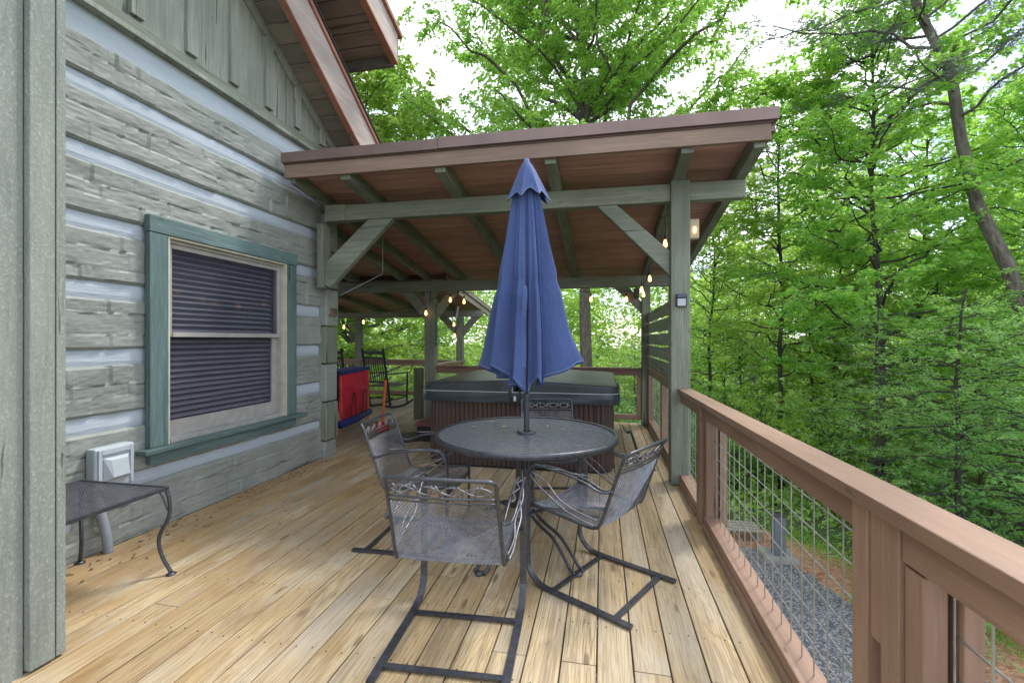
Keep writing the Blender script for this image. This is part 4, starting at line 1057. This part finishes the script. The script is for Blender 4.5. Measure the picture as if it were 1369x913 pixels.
# ------------------------------------------------------------------ red and blue cart by the corner
ct = thing('folding_cart', 'red fabric cart with blue edges and orange legs standing behind the log corner', 'cart', (-4.0, 6.3, 0))
def cl(u, z):  # panel plane from (-3.66,5.75) to (-3.78,6.85)
    return Vector((-3.62 - .20 * u, 5.70 + 1.12 * u, z))
m = MB(); P_ = []
for i in range(25):
    row = []
    for j in range(17):
        u = i / 24 * 1.05 - .03; t = j / 16; z = .16 + t * .70
        b = .03 * mnoise.noise((u * 5, z * 6, 2)) + .045 * math.sin(t * 3.1) * math.sin(u * 3.0)
        q = cl(u, z); row.append((q.x + b + .02, q.y, z))
    P_.append(row)
m.grid(P_); o = m.build('fabric_panel', M_red, ct, smooth=True); md = o.modifiers.new('s', 'SOLIDIFY'); md.thickness = .004
m = MB(); P_ = [[(cl(i / 12 * 1.05 - .03, 0).x + dx_, cl(i / 12 * 1.05 - .03, 0).y, z) for dx_, z in ((.03, .835), (.045, .865), (.02, .895), (-.35, .885), (-.38, .85), (-.38, .2))] for i in range(13)]
m.grid(P_); o = m.build('top_cover', M_blue, ct, smooth=False); md = o.modifiers.new('s', 'SOLIDIFY'); md.thickness = .004
m = MB(); m.tube([cl(-.03, .15) + Vector((.03, 0, 0)), cl(.5, .14) + Vector((.05, 0, 0)), cl(1.02, .15) + Vector((.03, 0, 0))], .055, 12); m.build('bottom_roll', M_blue, ct, smooth=True)
for u in (.02, 1.0):
    for dx_ in (.02, -.34): MB().cyl(cl(u, 0) + Vector((dx_, 0, 0)), cl(u, .82) + Vector((dx_, 0, 0)), .016, 8).build('leg', M_orange, ct)
m = MB()
for u in (.28, .68): m.flat(bez([cl(u - .1, .2) + Vector((.09, 0, 0)), cl(u - .04, .52) + Vector((.10, 0, 0)), cl(u + .04, .52) + Vector((.10, 0, 0)), cl(u + .1, .2) + Vector((.09, 0, 0))], 6), .022, .003, (0, 1, 0))
m.build('strap', M_cable, ct)
pb = thing('toy_paddle', 'orange handled toy with a round red end leaning behind the left patio chair', 'toy', (-3.1, 6.0, 0))
MB().cyl((-3.15, 6.05, .10), (-3.22, 6.30, .72), .022, 10).build('handle', M_orange, pb, smooth=False)
MB().lathe([(0, 0), (.09, .01), (.11, .05), (.09, .14), (.0, .15)], (-3.14, 6.02, .002), 20).build('cup', simple('red plastic', (.5, .02, .01), .35), pb, smooth=True)

rgd = np.random.default_rng(9); n = 200
yy = rgd.uniform(1.6, 4.6, n); xx = -3.10 + np.abs(rgd.normal(0, .12, n)) + (rgd.random(n) < .12) * rgd.uniform(0, .9, n)
LD = MB()
for x_, y_ in zip(xx, yy):
    a_ = rgd.uniform(0, 6.3); l_ = rgd.uniform(.008, .035); w_ = l_ * rgd.uniform(.12, .4); c_, s_ = math.cos(a_), math.sin(a_)
    k_ = len(LD.v); LD.v += [(x_, y_, .003), (x_ + c_ * l_ * .5 - s_ * w_, y_ + s_ * l_ * .5 + c_ * w_, .008), (x_ + c_ * l_, y_ + s_ * l_, .004), (x_ + c_ * l_ * .5 + s_ * w_, y_ + s_ * l_ * .5 - c_ * w_, .006)]; LD.f.append((k_, k_ + 1, k_ + 2, k_ + 3))
tag(LD.build('leaf_debris', simple('brown leaf bits', (.16, .08, .035), .9, 0, 40, .5)), 'bits of dry brown leaves scattered on the deck along the log wall', 'leaf debris', kind='stuff')
# ------------------------------------------------------------------ fixtures
sc_ = thing('solar_light', 'small square black framed solar light fixed to the front porch post', 'light', (.706, 4.3, 1.69))
MB().box(.660, .752, 4.296, 4.325, 1.64, 1.755).build('housing', M_cable, sc_, bevel=.006)
MB().box(.670, .742, 4.288, 4.295, 1.645, 1.712).build('lens', M_white, sc_, bevel=.004)
MB().box(.668, .744, 4.286, 4.295, 1.722, 1.75).build('solar_cell', simple('solar cell', (.02, .04, .09), .2), sc_, bevel=.002)
eb = thing('outlet_box', 'beige weatherproof box on the right side of the front porch post', 'box', (.84, 4.4, 2.35))
MB().box(.790, .875, 4.38, 4.46, 2.27, 2.45).build('housing', simple('beige plastic', (.42, .36, .24), .5), eb, bevel=.008)
MB().lathe([(0, .03), (.012, .02), (.015, 0), (.009, -.03), (0, -.035)], (.833, 4.372, 2.35), 12).build('lamp', M_bulb, eb, smooth=True)
sk = thing('porch_speaker', 'small dark box hanging under the back beam beside the right rear post', 'speaker', (.5, 7.2, 2.07))
MB().box(.48, .56, 7.12, 7.22, 1.98, 2.13).build('housing', M_cable, sk, bevel=.006)
MB().box(.505, .535, 7.15, 7.19, 2.131, 2.166).build('bracket', M_cable, sk)
hp = thing('hanging_ring', 'round wood ring ornament with a pale ribbon hanging under the back beam', 'ornament', (-2.31, 7.0, 1.9))
m = MB(); m.tube([(-2.31 + .07 * math.cos(R(i * 15)), 7.0, 1.96 + .07 * math.sin(R(i * 15))) for i in range(24)], .011, 8, closed=True); m.build('ring', M_step, hp, smooth=True)
MB().flat([(-2.30, 7.0, 1.885), (-2.31, 7.0, 1.80), (-2.33, 7.0, 1.70)], .035, .003, (1, 0, 0)).build('ribbon', M_seam, hp)
MB().cyl((-2.31, 7.0, 2.03), (-2.31, 7.0, 2.15), .0025, 5).cyl((-2.31, 7.0, 2.15), (-2.31, 7.262, 2.168), .0025, 5).build('cord', M_cable, hp)
tr_ = MB()
for i in range(3):
    tr_.tube(bez([(-2.765 + .012 * math.sin(k * 1.1 + i * 2), 7.22 + .012 * math.cos(k * 1.1 + i * 2), 1.68 - k * .045) for k in range(11)], 4), .008, 6)
tag(tr_.build('rope', M_teal, None, smooth=True), 'twisted teal rope hanging on the left rear porch post', 'rope')
wr = MB(); wr.tube([(-2.98 + .09 * math.cos(R(i * 15)), 8.9, 1.36 + .09 * math.sin(R(i * 15))) for i in range(24)], .006, 6, closed=True); wr.cyl((-2.98, 8.9, 1.45), (-2.98, 8.9, 2.09), .002, 5)
tag(wr.build('wire_hoop', M_step, None), 'small wire hoop ornament hanging from the back porch roof', 'ornament')
gl = thing('wall_ornament', 'small metal ornament fixed to the log corner', 'ornament', (-3.04, 4.68, 1.62))
m = MB()
for i in range(4): m.tube(bez([(-3.045, 4.62 + .035 * i, 1.60), (-3.035, 4.635 + .035 * i, 1.66), (-3.04, 4.62 + .035 * i, 1.70)], 4), .007, 6)
m.box(-3.05, -3.04, 4.60, 4.75, 1.61, 1.63); m.build('scroll', simple('rusty iron', (.16, .12, .10), .6, .5), gl)
# string lights
sg = thing('string_light', 'black string light cable with lit amber bulbs looping under the porch roofs', 'string light', (.6, 6.0, 2.3))
runs = [[(.60, 4.52, 2.72), (.66, 4.8, 2.62), (.60, 5.3, 2.66), (.66, 5.9, 2.42), (.62, 6.2, 2.33), (.65, 6.9, 2.27), (.60, 7.22, 2.16), (.37, 7.2, 2.10), (.1, 7.22, 2.14), (-.17, 7.2, 2.09), (-.9, 7.22, 2.15), (-1.6, 7.22, 2.11), (-2.28, 7.22, 2.12), (-2.6, 7.2, 2.10), (-2.9, 7.2, 2.0)],
        [(-2.9, 7.2, 2.0), (-3.3, 7.6, 1.93), (-4.2, 8.2, 1.88), (-4.9, 8.6, 1.80), (-5.3, 8.6, 1.72), (-6.2, 8.6, 1.80), (-7.2, 8.6, 1.75)]]
m = MB()
for r_ in runs: m.tube(bez(r_, 6), .005, 5)
def bulb(x, y, z, up=.10):
    MB().lathe([(0, .034), (.011, .03), (.014, .012), (.020, -.010), (.023, -.028), (.018, -.044), (.008, -.052), (0, -.053)], (x, y, z), 12).build('bulb', M_bulb, sg, smooth=True)
    m.cyl((x, y, z + .03), (x, y, z + .078), .0135, 8); m.cyl((x, y, z + .07), (x, y, z + up), .004, 5)
for b in ((.645, 4.9, 2.35, .26), (.62, 6.2, 2.16, .17), (.60, 6.9, 2.02, .24), (.55, 6.6, 2.06, .25), (.37, 7.2, 1.98, .12), (-.174, 7.2, 1.99, .10), (-2.505, 7.2, 2.02, .09), (-2.27, 7.22, 1.99, .12), (-2.92, 7.15, 1.80, .20), (-4.9, 8.6, 1.72, .09), (-5.35, 8.6, 1.62, .11), (-2.95, 8.7, 1.66, .35), (-3.1, 9.2, 1.44, .5), (-1.6, 7.22, 2.0, .1)): bulb(*b)
m.build('cable', M_cable, sg)
cw = MB(); cw.tube([(-3.04, 4.80, 1.86), (-2.75, 5.3, 2.18)], .0035, 5); cw.cyl((-2.75, 5.3, 2.64), (-2.75, 5.3, 2.18), .0035, 5)
tag(cw.build('power_cord', M_seam, None), 'thin pale cord running from the log corner up to the porch ceiling', 'cord')

# ------------------------------------------------------------------ below the deck: utility post and pallet
up_ = thing('utility_post', 'grey utility post standing on a concrete pad beside the gravel', 'utility post', (2.95, 8.4, -2.39))
MB().box(2.86, 3.04, 8.32, 8.50, -2.31, -1.66).build('post', M_utility, up_, bevel=.01)
MB().hexa([(2.84, 8.30, -1.658), (3.06, 8.30, -1.658), (3.06, 8.52, -1.658), (2.84, 8.52, -1.658), (2.89, 8.36, -1.61), (3.01, 8.36, -1.61), (3.01, 8.46, -1.61), (2.89, 8.46, -1.61)]).build('cap', M_cable, up_, bevel=.006)
MB().box(2.68, 3.20, 8.18, 8.66, -2.40, -2.31).build('pad', M_concrete, up_, bevel=.01)
pl = thing('wood_pallet', 'weathered slatted wood pallet lying at the edge of the gravel', 'pallet', (2.5, 9.3, -2.39))
m = MB()
for i in range(4): m.box(1.9, 2.9, 9.0 + i * .13, 9.09 + i * .13, -2.22, -2.195)
m.build('slat', M_pallet, pl, bevel=.004)
for q in (1.95, 2.8): MB().box(q, q + .08, 9.0, 9.5, -2.39, -2.222).build('runner', M_pallet, pl, bevel=.004)
#FOREST
# ------------------------------------------------------------------ trees
def fast_mesh(name, V, quads, mat):
    """V (n,3) float, quads (m,4) int"""
    me = bpy.data.meshes.new(name); me.vertices.add(len(V)); me.vertices.foreach_set('co', V.astype(np.float32).ravel())
    me.loops.add(quads.size); me.loops.foreach_set('vertex_index', quads.astype(np.int32).ravel())
    me.polygons.add(len(quads)); me.polygons.foreach_set('loop_start', np.arange(0, quads.size, 4, dtype=np.int32))
    me.update(calc_edges=True); me.materials.append(mat); return me
def unit(a): return a / np.maximum(np.linalg.norm(a, axis=1, keepdims=True), 1e-9)
def leaf_quads(p, d, n, L_, W_, rng, droop=.25):
    """p base, d axis, n approximate normal"""
    d = unit(d); s = unit(np.cross(d, n)); n = np.cross(s, d)
    L_ = L_[:, None]; W_ = W_[:, None]
    tip = p + d * L_ - np.array([0, 0, 1.]) * L_ * droop
    mid = p + d * L_ * .45 + n * L_ * .06
    V = np.stack([p, mid + s * W_ * .5, tip, mid - s * W_ * .5], 1).reshape(-1, 3)
    return V
def twig_leaves(TS, TD, TL, size, per_m, rng, flat=.45, droop=.25, wl=.62):
    cnt = np.maximum(2, (TL * per_m).astype(int)); idx = np.repeat(np.arange(len(TL)), cnt); n = len(idx)
    t = rng.random(n) ** .8
    d0 = TD[idx]; p = TS[idx] + d0 * (TL[idx] * t)[:, None]; p[:, 2] -= .12 * TL[idx] * t ** 2
    up = np.array([0, 0, 1.]); side = unit(np.cross(d0, np.broadcast_to(up, d0.shape)))
    sg = np.where(rng.random(n) < .5, -1., 1.)[:, None]
    d = d0 * rng.uniform(.2, 1.1, (n, 1)) + side * sg * rng.uniform(.3, 1.1, (n, 1)) + rng.normal(0, .28, (n, 3))
    nn = up + rng.normal(0, flat, (n, 3))
    p = p + rng.normal(0, size * .35, (n, 3))
    L_ = size * rng.uniform(.65, 1.25, n)
    return leaf_quads(p, d, nn, L_, L_ * wl, rng, droop)
def tube_np(pts, rad, k):
    pts = np.array(pts); n = len(pts); V = []; T = np.gradient(pts, axis=0); T = unit(T)
    ref = np.array([1., .3, .1]); u = unit(np.cross(T, ref[None])); w = np.cross(T, u)
    a = np.arange(k) * 2 * math.pi / k
    V = (pts[:, None] + (u[:, None] * np.cos(a)[None, :, None] + w[:, None] * np.sin(a)[None, :, None]) * np.array(rad)[:, None, None]).reshape(-1, 3)
    q = []
    for i in range(n - 1):
        for j in range(k): q.append((i * k + j, i * k + (j + 1) % k, (i + 1) * k + (j + 1) % k, (i + 1) * k + j))
    return V, q
class Wood:
    def __init__(s): s.V = []; s.Q = []; s.n = 0
    def add(s, pts, rad, k):
        V, q = tube_np(pts, rad, k); s.V.append(V); s.Q += [tuple(a + s.n for a in f) for f in q]; s.n += len(V)
def tree_mesh(seed, h, cr, base, nl, size, per_m=26, r0=.14, rise=.35, mat=LF_mid, bark=BK_dark, lean=.03, shape='oval', twl=.75, flat=.6, bend=.25, dens=1.0, droop=.25, wl=.62, lk=.36):
    rng = np.random.default_rng(seed); W_ = Wood()
    ns = 14; tz = np.linspace(0, 1, ns); off = np.cumsum(rng.normal(0, .035 * h / ns * 4, (ns, 2)), 0) * .5
    tr = np.stack([off[:, 0] + lean * h * tz ** 1.5, off[:, 1], tz * h], 1); tr[:, :2] -= tr[0, :2]
    W_.add(tr, r0 * (1 - tz * .88) + .006 + r0 * .35 * np.exp(-tz * 30), 8)
    TS, TD, TL = [], [], []
    ga = rng.random() * 6
    for i in range(nl):
        f = (i + rng.random() * .6) / nl; zf = base + (1 - base) * f ** .9 * .97
        x = zf * (ns - 1); j = int(x); b = tr[j] + (tr[min(j + 1, ns - 1)] - tr[j]) * (x - j)
        if shape == 'oval': rr = cr * (math.sin(math.pi * (.18 + .80 * f)) ** .7)
        elif shape == 'cone': rr = cr * (1 - f) ** .8 + .15
        else: rr = cr * (.55 + .45 * math.sin(math.pi * (.3 + .6 * f)))
        rr *= rng.uniform(.65, 1.15); ga += 2.4 + rng.normal(0, .25)
        ri = rise * (1 - .2 * f) + rng.normal(0, .08) + (.5 * f if shape != 'cone' else 0)
        d = np.array([math.cos(ga), math.sin(ga), ri]); d /= np.linalg.norm(d)
        m = 9; t = np.linspace(0, 1, m); wob = np.cumsum(rng.normal(0, rr * .035, (m, 3)), 0)
        P_ = b + d * (rr * t)[:, None] + wob; P_[:, 2] -= bend * rr * t ** 2 * (.5 if shape != 'cone' else .3)
        P_[0] = b
        lr = r0 * lk * (1 - .5 * f); W_.add(P_, lr * (1 - t * .85) + .003, 5)
        nt_ = max(4, int(rr * 4.2 * dens)); 
        for q in range(nt_):
            s = .18 + .82 * (q + rng.random()) / nt_; x = s * (m - 1); j = min(int(x), m - 2); p = P_[j] + (P_[j + 1] - P_[j]) * (x - j)
            ax = P_[j + 1] - P_[j]; ax /= np.linalg.norm(ax)
            sd_ = np.cross(ax, [0, 0, 1.]); sd_ /= np.linalg.norm(sd_) + 1e-9; sg = 1 if q % 2 else -1
            td = ax * rng.uniform(.4, .9) + sd_ * sg * rng.uniform(.5, 1.0) + np.array([0, 0, rng.normal(.06, .22)]); td /= np.linalg.norm(td)
            tl = twl * rng.uniform(.55, 1.2) * (1.1 - .45 * s)
            W_.add(np.stack([p, p + td * tl * .5, p + td * tl - np.array([0, 0, .1 * tl])]), [.008, .005, .002], 3)
            for e in range(2):
                TS.append(p + td * tl * (.15 + .4 * e)); sd2 = np.cross(td, [0, 0, 1.]) * (1 if rng.random() < .5 else -1)
                dd = td + sd2 * rng.uniform(.1, .8) + rng.normal(0, .12, 3); TD.append(dd / np.linalg.norm(dd)); TL.append(tl * rng.uniform(.5, .9))
    TS, TD, TL = np.array(TS), np.array(TD), np.array(TL)
    V = twig_leaves(TS, TD, TL, size, per_m, rng, flat, droop, wl)
    Q = np.arange(len(V)).reshape(-1, 4)
    wood = fast_mesh('trunk', np.concatenate(W_.V), np.array(W_.Q), bark)
    for p in wood.polygons: p.use_smooth = True
    return wood, fast_mesh('crown', V, Q, mat)
NL = [0]
def plant(name, proto, loc, rz=0, sc=(1, 1, 1), label='', cat='tree', group=None, tilt=(0, 0)):
    o = bpy.data.objects.new(name, None); COL.objects.link(o); o.location = loc; o.rotation_euler = (tilt[0], tilt[1], rz); o.scale = sc if isinstance(sc, tuple) else (sc,) * 3
    tag(o, label, cat, group)
    for nm, me in zip(('trunk', 'crown'), proto):
        c = bpy.data.objects.new(nm, me); COL.objects.link(c); c.parent = o
    return o
# understory maples / beeches with layered sprays
A = [tree_mesh(11 + i, 13, 3.3, .30, 44, .135, 36, .085, .30, LF_mid, BK_dark, .02 * (i - 1), 'oval', .95, .42) for i in range(3)]
B = [tree_mesh(31 + i, 12, 3.0, .22, 46, .15, 32, .08, .28, LF_yel, BK_dark, .02, 'oval', .95, .5) for i in range(2)]
D = [tree_mesh(41 + i, 14, 3.4, .25, 46, .15, 30, .10, .25, LF_dark, BK_dark, .0, 'oval', .95, .45) for i in range(2)]
TALL = tree_mesh(57, 21, 7.4, .38, 84, .16, 40, .27, .62, LF_tall, BK_grey, .0, 'wide', 1.3, .75, .15, 1.1, .45, .5)
BRI = tree_mesh(58, 14, 4.2, .15, 84, .17, 50, .15, .5, LF_yel, BK_grey, .0, 'wide', 1.0, .6)
HEM = [tree_mesh(61 + i, 4.6, 1.9, .04, 58, .05, 95, .05, .16, LF_hem, BK_dark, .0, 'cone', .5, .35, .35, 1.7, .1, .42) for i in range(2)]
PINE = tree_mesh(73, 19, 3.4, .56, 44, .17, 110, .20, .30, LF_pine, BK_grey, .0, 'wide', .5, 1.2, .1, 1.4, .0, .085, .17)
NEAR = tree_mesh(91, 14, 3.9, .27, 66, .135, 46, .10, .30, LF_tall, BK_dark, .0, 'oval', 1.0, .6)
SH = [tree_mesh(81 + i, 1.9, 1.15, .02, 30, .10, 46, .03, .6, m_, BK_dark, .0, 'wide', .5, .6) for i, m_ in enumerate((LF_mid, LF_dark, LF_yel))]

def tr(px, w, proto, name, label, rz=0, sc=1.0, group=None, cat='tree', tilt=(0, 0), dz=-.1):
    x, y, _ = at(px, w); return plant(name, proto, (x, y, gz(x, y) + dz), rz, sc, label, cat, group, tilt)
# individual, tellable trees
tr(1178, 11.5, NEAR, 'maple_tree', 'tall slender maple with a dark trunk and broad crown filling the upper right', .4, 1.0)
tr(1046, 14, A[1], 'maple_tree', 'thin dark trunked maple just right of the front porch post', 2.2, 1.0)
tr(948, 17, A[2], 'maple_tree', 'slim tree seen right beside the front porch post, behind the rail end', 1.1, .95)
tr(1225, 17, NEAR, 'maple_tree', 'slender tree behind the upper right maple, its thin trunk right of the main trunk', 4.1, 1.1)
tr(1420, 11.3, NEAR, 'maple_tree', 'leafy tree at the right edge of the photo', 3.0, .92)
tr(1105, 18, B[0], 'maple_tree', 'pale leaved tree between the two dark trunks right of the porch', .3, 1.0)
tr(1310, 16, B[1], 'maple_tree', 'pale leaved tree behind the leaning pine at the right', 1.9, 1.0)
tr(1000, 21, B[0], 'maple_tree', 'bright yellow green tree low behind the rail right of the porch post', 2.6, .9)
tr(1290, 22, B[1], 'maple_tree', 'bright yellow green tree behind the dark maple at the right', .6, 1.05)
tr(786, 15.5, TALL, 'shade_tree', 'large grey barked tree rising behind the hot tub with its crown above the porch roof', .9, 1.0)
tr(470, 16, BRI, 'shade_tree', 'bright yellow green tree between the cabin eaves and the porch roof', 1.5, 1.05)
tr(1478, 10.0, PINE, 'pine_tree', 'tall pine leaning left at the right edge, its bare brown trunk showing', R(11), 1.0, tilt=(0, R(-18)))
tr(1130, 24, PINE, 'pine_tree', 'grey green pine behind the maples at the upper right', .7, 1.1)
tr(1010, 27, PINE, 'pine_tree', 'grey green pine above the right end of the porch roof', 3.9, 1.05)
tr(1285, 6.6, HEM[0], 'hemlock_tree', 'young feathery hemlock just beyond the railing at the lower right', .4, 1.0)
tr(1385, 5.9, HEM[1], 'hemlock_tree', 'young feathery hemlock at the right edge beyond the railing', 2.0, .95)
tr(1180, 9.2, HEM[1], 'hemlock_tree', 'young feathery hemlock farther down the slope behind the near one', 4.0, 1.0)
tr(1405, 8.2, HEM[0], 'hemlock_tree', 'tall feathery hemlock at the right edge behind the near ones', 5.0, 1.35)
# the woods, in bands; nothing tells these apart
rg = random.Random(5); protos = [A[0], A[1], A[2], B[0], B[1], D[0], D[1]]
for w, n, sc in ((20, 7, .95), (26, 11, 1.05), (34, 15, 1.15)):
    for i in range(n):
        px = 430 + (1500 - 430) * (i + rg.uniform(.1, .9)) / n
        if 530 < px < 640 and w < 30: sc_ = sc * .72
        else: sc_ = sc * rg.uniform(.8, 1.02)
        if 880 < px < 1060: sc_ *= .72
        if px < 880: sc_ *= .66
        pr_ = protos[rg.choice((0, 1, 2, 3, 4, 3, 4, 3, 4) if w > 20 else (0, 3, 4, 3, 1, 4))]
        tr(px, w * rg.uniform(.93, 1.08), pr_, 'woodland_tree', 'green leafy tree in the dense woods beyond the deck', rg.uniform(0, 6), sc_, 'trees of the dense woods')
for w, n in ((8.5, 10), (11, 14), (14, 16), (18, 16), (23, 18)):
    for i in range(n):
        px = 560 + (1560 - 560) * (i + rg.uniform(0, 1)) / n
        if w < 10 and px < 900: continue
        x, y, _ = at(px, w)
        if x < 5.3 and y < 9.8: continue
        if x < 5.4 and w < 11.5: continue
        tr(px, w, SH[rg.choice((0, 0, 1, 2))], 'shrub', 'leafy green shrub growing low on the wooded slope', rg.uniform(0, 6), rg.uniform(.8, 1.5), 'shrubs on the wooded slope', 'shrub')
# far woods as one mass
rng = np.random.default_rng(3); n = 190000
ang = rng.uniform(-50, 62, n); dist = rng.uniform(38, 60, n); a = np.radians(ang)
X = dist * np.sin(a); Yv = dist * np.cos(a)
zt = np.array([0.0] * n); base = -7.2 + np.minimum((dist - 36) * .20, 5.5)
hmax = 17 + 3.5 * np.sin(ang * .35) + 2.5 * np.sin(ang * .9 + 1)
Z = base + hmax * rng.random(n) ** .85
keep = (mnv := np.array([mnoise.noise((x * .22, y * .22, z * .30)) for x, y, z in zip(X, Yv, Z)])) > -.12
p = np.stack([X, Yv, Z], 1)[keep]; n = len(p)
V = leaf_quads(p, rng.normal(0, 1, (n, 3)) * np.array([1, 1, .4]), np.array([0, 0, 1.]) + rng.normal(0, .5, (n, 3)), rng.uniform(.3, .6, n), rng.uniform(.2, .4, n), rng)
o = bpy.data.objects.new('far_woods', fast_mesh('far_woods', V, np.arange(len(V)).reshape(-1, 4), LF_yel)); COL.objects.link(o)
tag(o, 'distant hillside of green woods beyond the trees', 'woods', kind='stuff')
# grass and low plants on the slope
n = 90000; X = rng.uniform(2.2, 40, n); Yv = rng.uniform(1, 46, n)
ok = ((X > 5.5) | (Yv > 9.6) | (X + Yv * .75 > 10.9)); X, Yv = X[ok], Yv[ok]; n = len(X)
Z = np.array([gz(x, y) for x, y in zip(X, Yv)]) + rng.random(n) ** 2 * .45
p = np.stack([X, Yv, Z], 1)
V = leaf_quads(p, rng.normal(0, 1, (n, 3)) + np.array([0, 0, .5]), np.array([0, 0, 1.]) + rng.normal(0, .4, (n, 3)), rng.uniform(.08, .2, n), rng.uniform(.05, .12, n), rng)
o = bpy.data.objects.new('undergrowth', fast_mesh('undergrowth', V, np.arange(len(V)).reshape(-1, 4), LF_mid)); COL.objects.link(o)
tag(o, 'low green undergrowth covering the slope', 'undergrowth', kind='stuff')
n = 9000; th = rng.random(n); pa = np.array([[5.4, 2.5], [5.0, 5.6], [4.2, 7.1], [3.55, 8.6], [2.9, 9.6]]); s = th * 4; i = np.minimum(s.astype(int), 3); f = (s - i)[:, None]
q = pa[i] * (1 - f) + pa[i + 1] * f + rng.normal(0, .22, (n, 2)) + [.45, .2]
p = np.stack([q[:, 0], q[:, 1], np.full(n, -2.4)], 1)
V = leaf_quads(p, rng.normal(0, .5, (n, 3)) + np.array([0, 0, 1.2]), rng.normal(0, 1, (n, 3)), rng.uniform(.03, .08, n), rng.uniform(.008, .014, n), rng, .1)
o = bpy.data.objects.new('grass', fast_mesh('grass', V, np.arange(len(V)).reshape(-1, 4), LF_yel)); COL.objects.link(o)
tag(o, 'strip of short grass at the edge of the leaf litter', 'grass', kind='stuff')

for o in scene.objects:
    if '_loc' in o.keys(): del o['_loc']
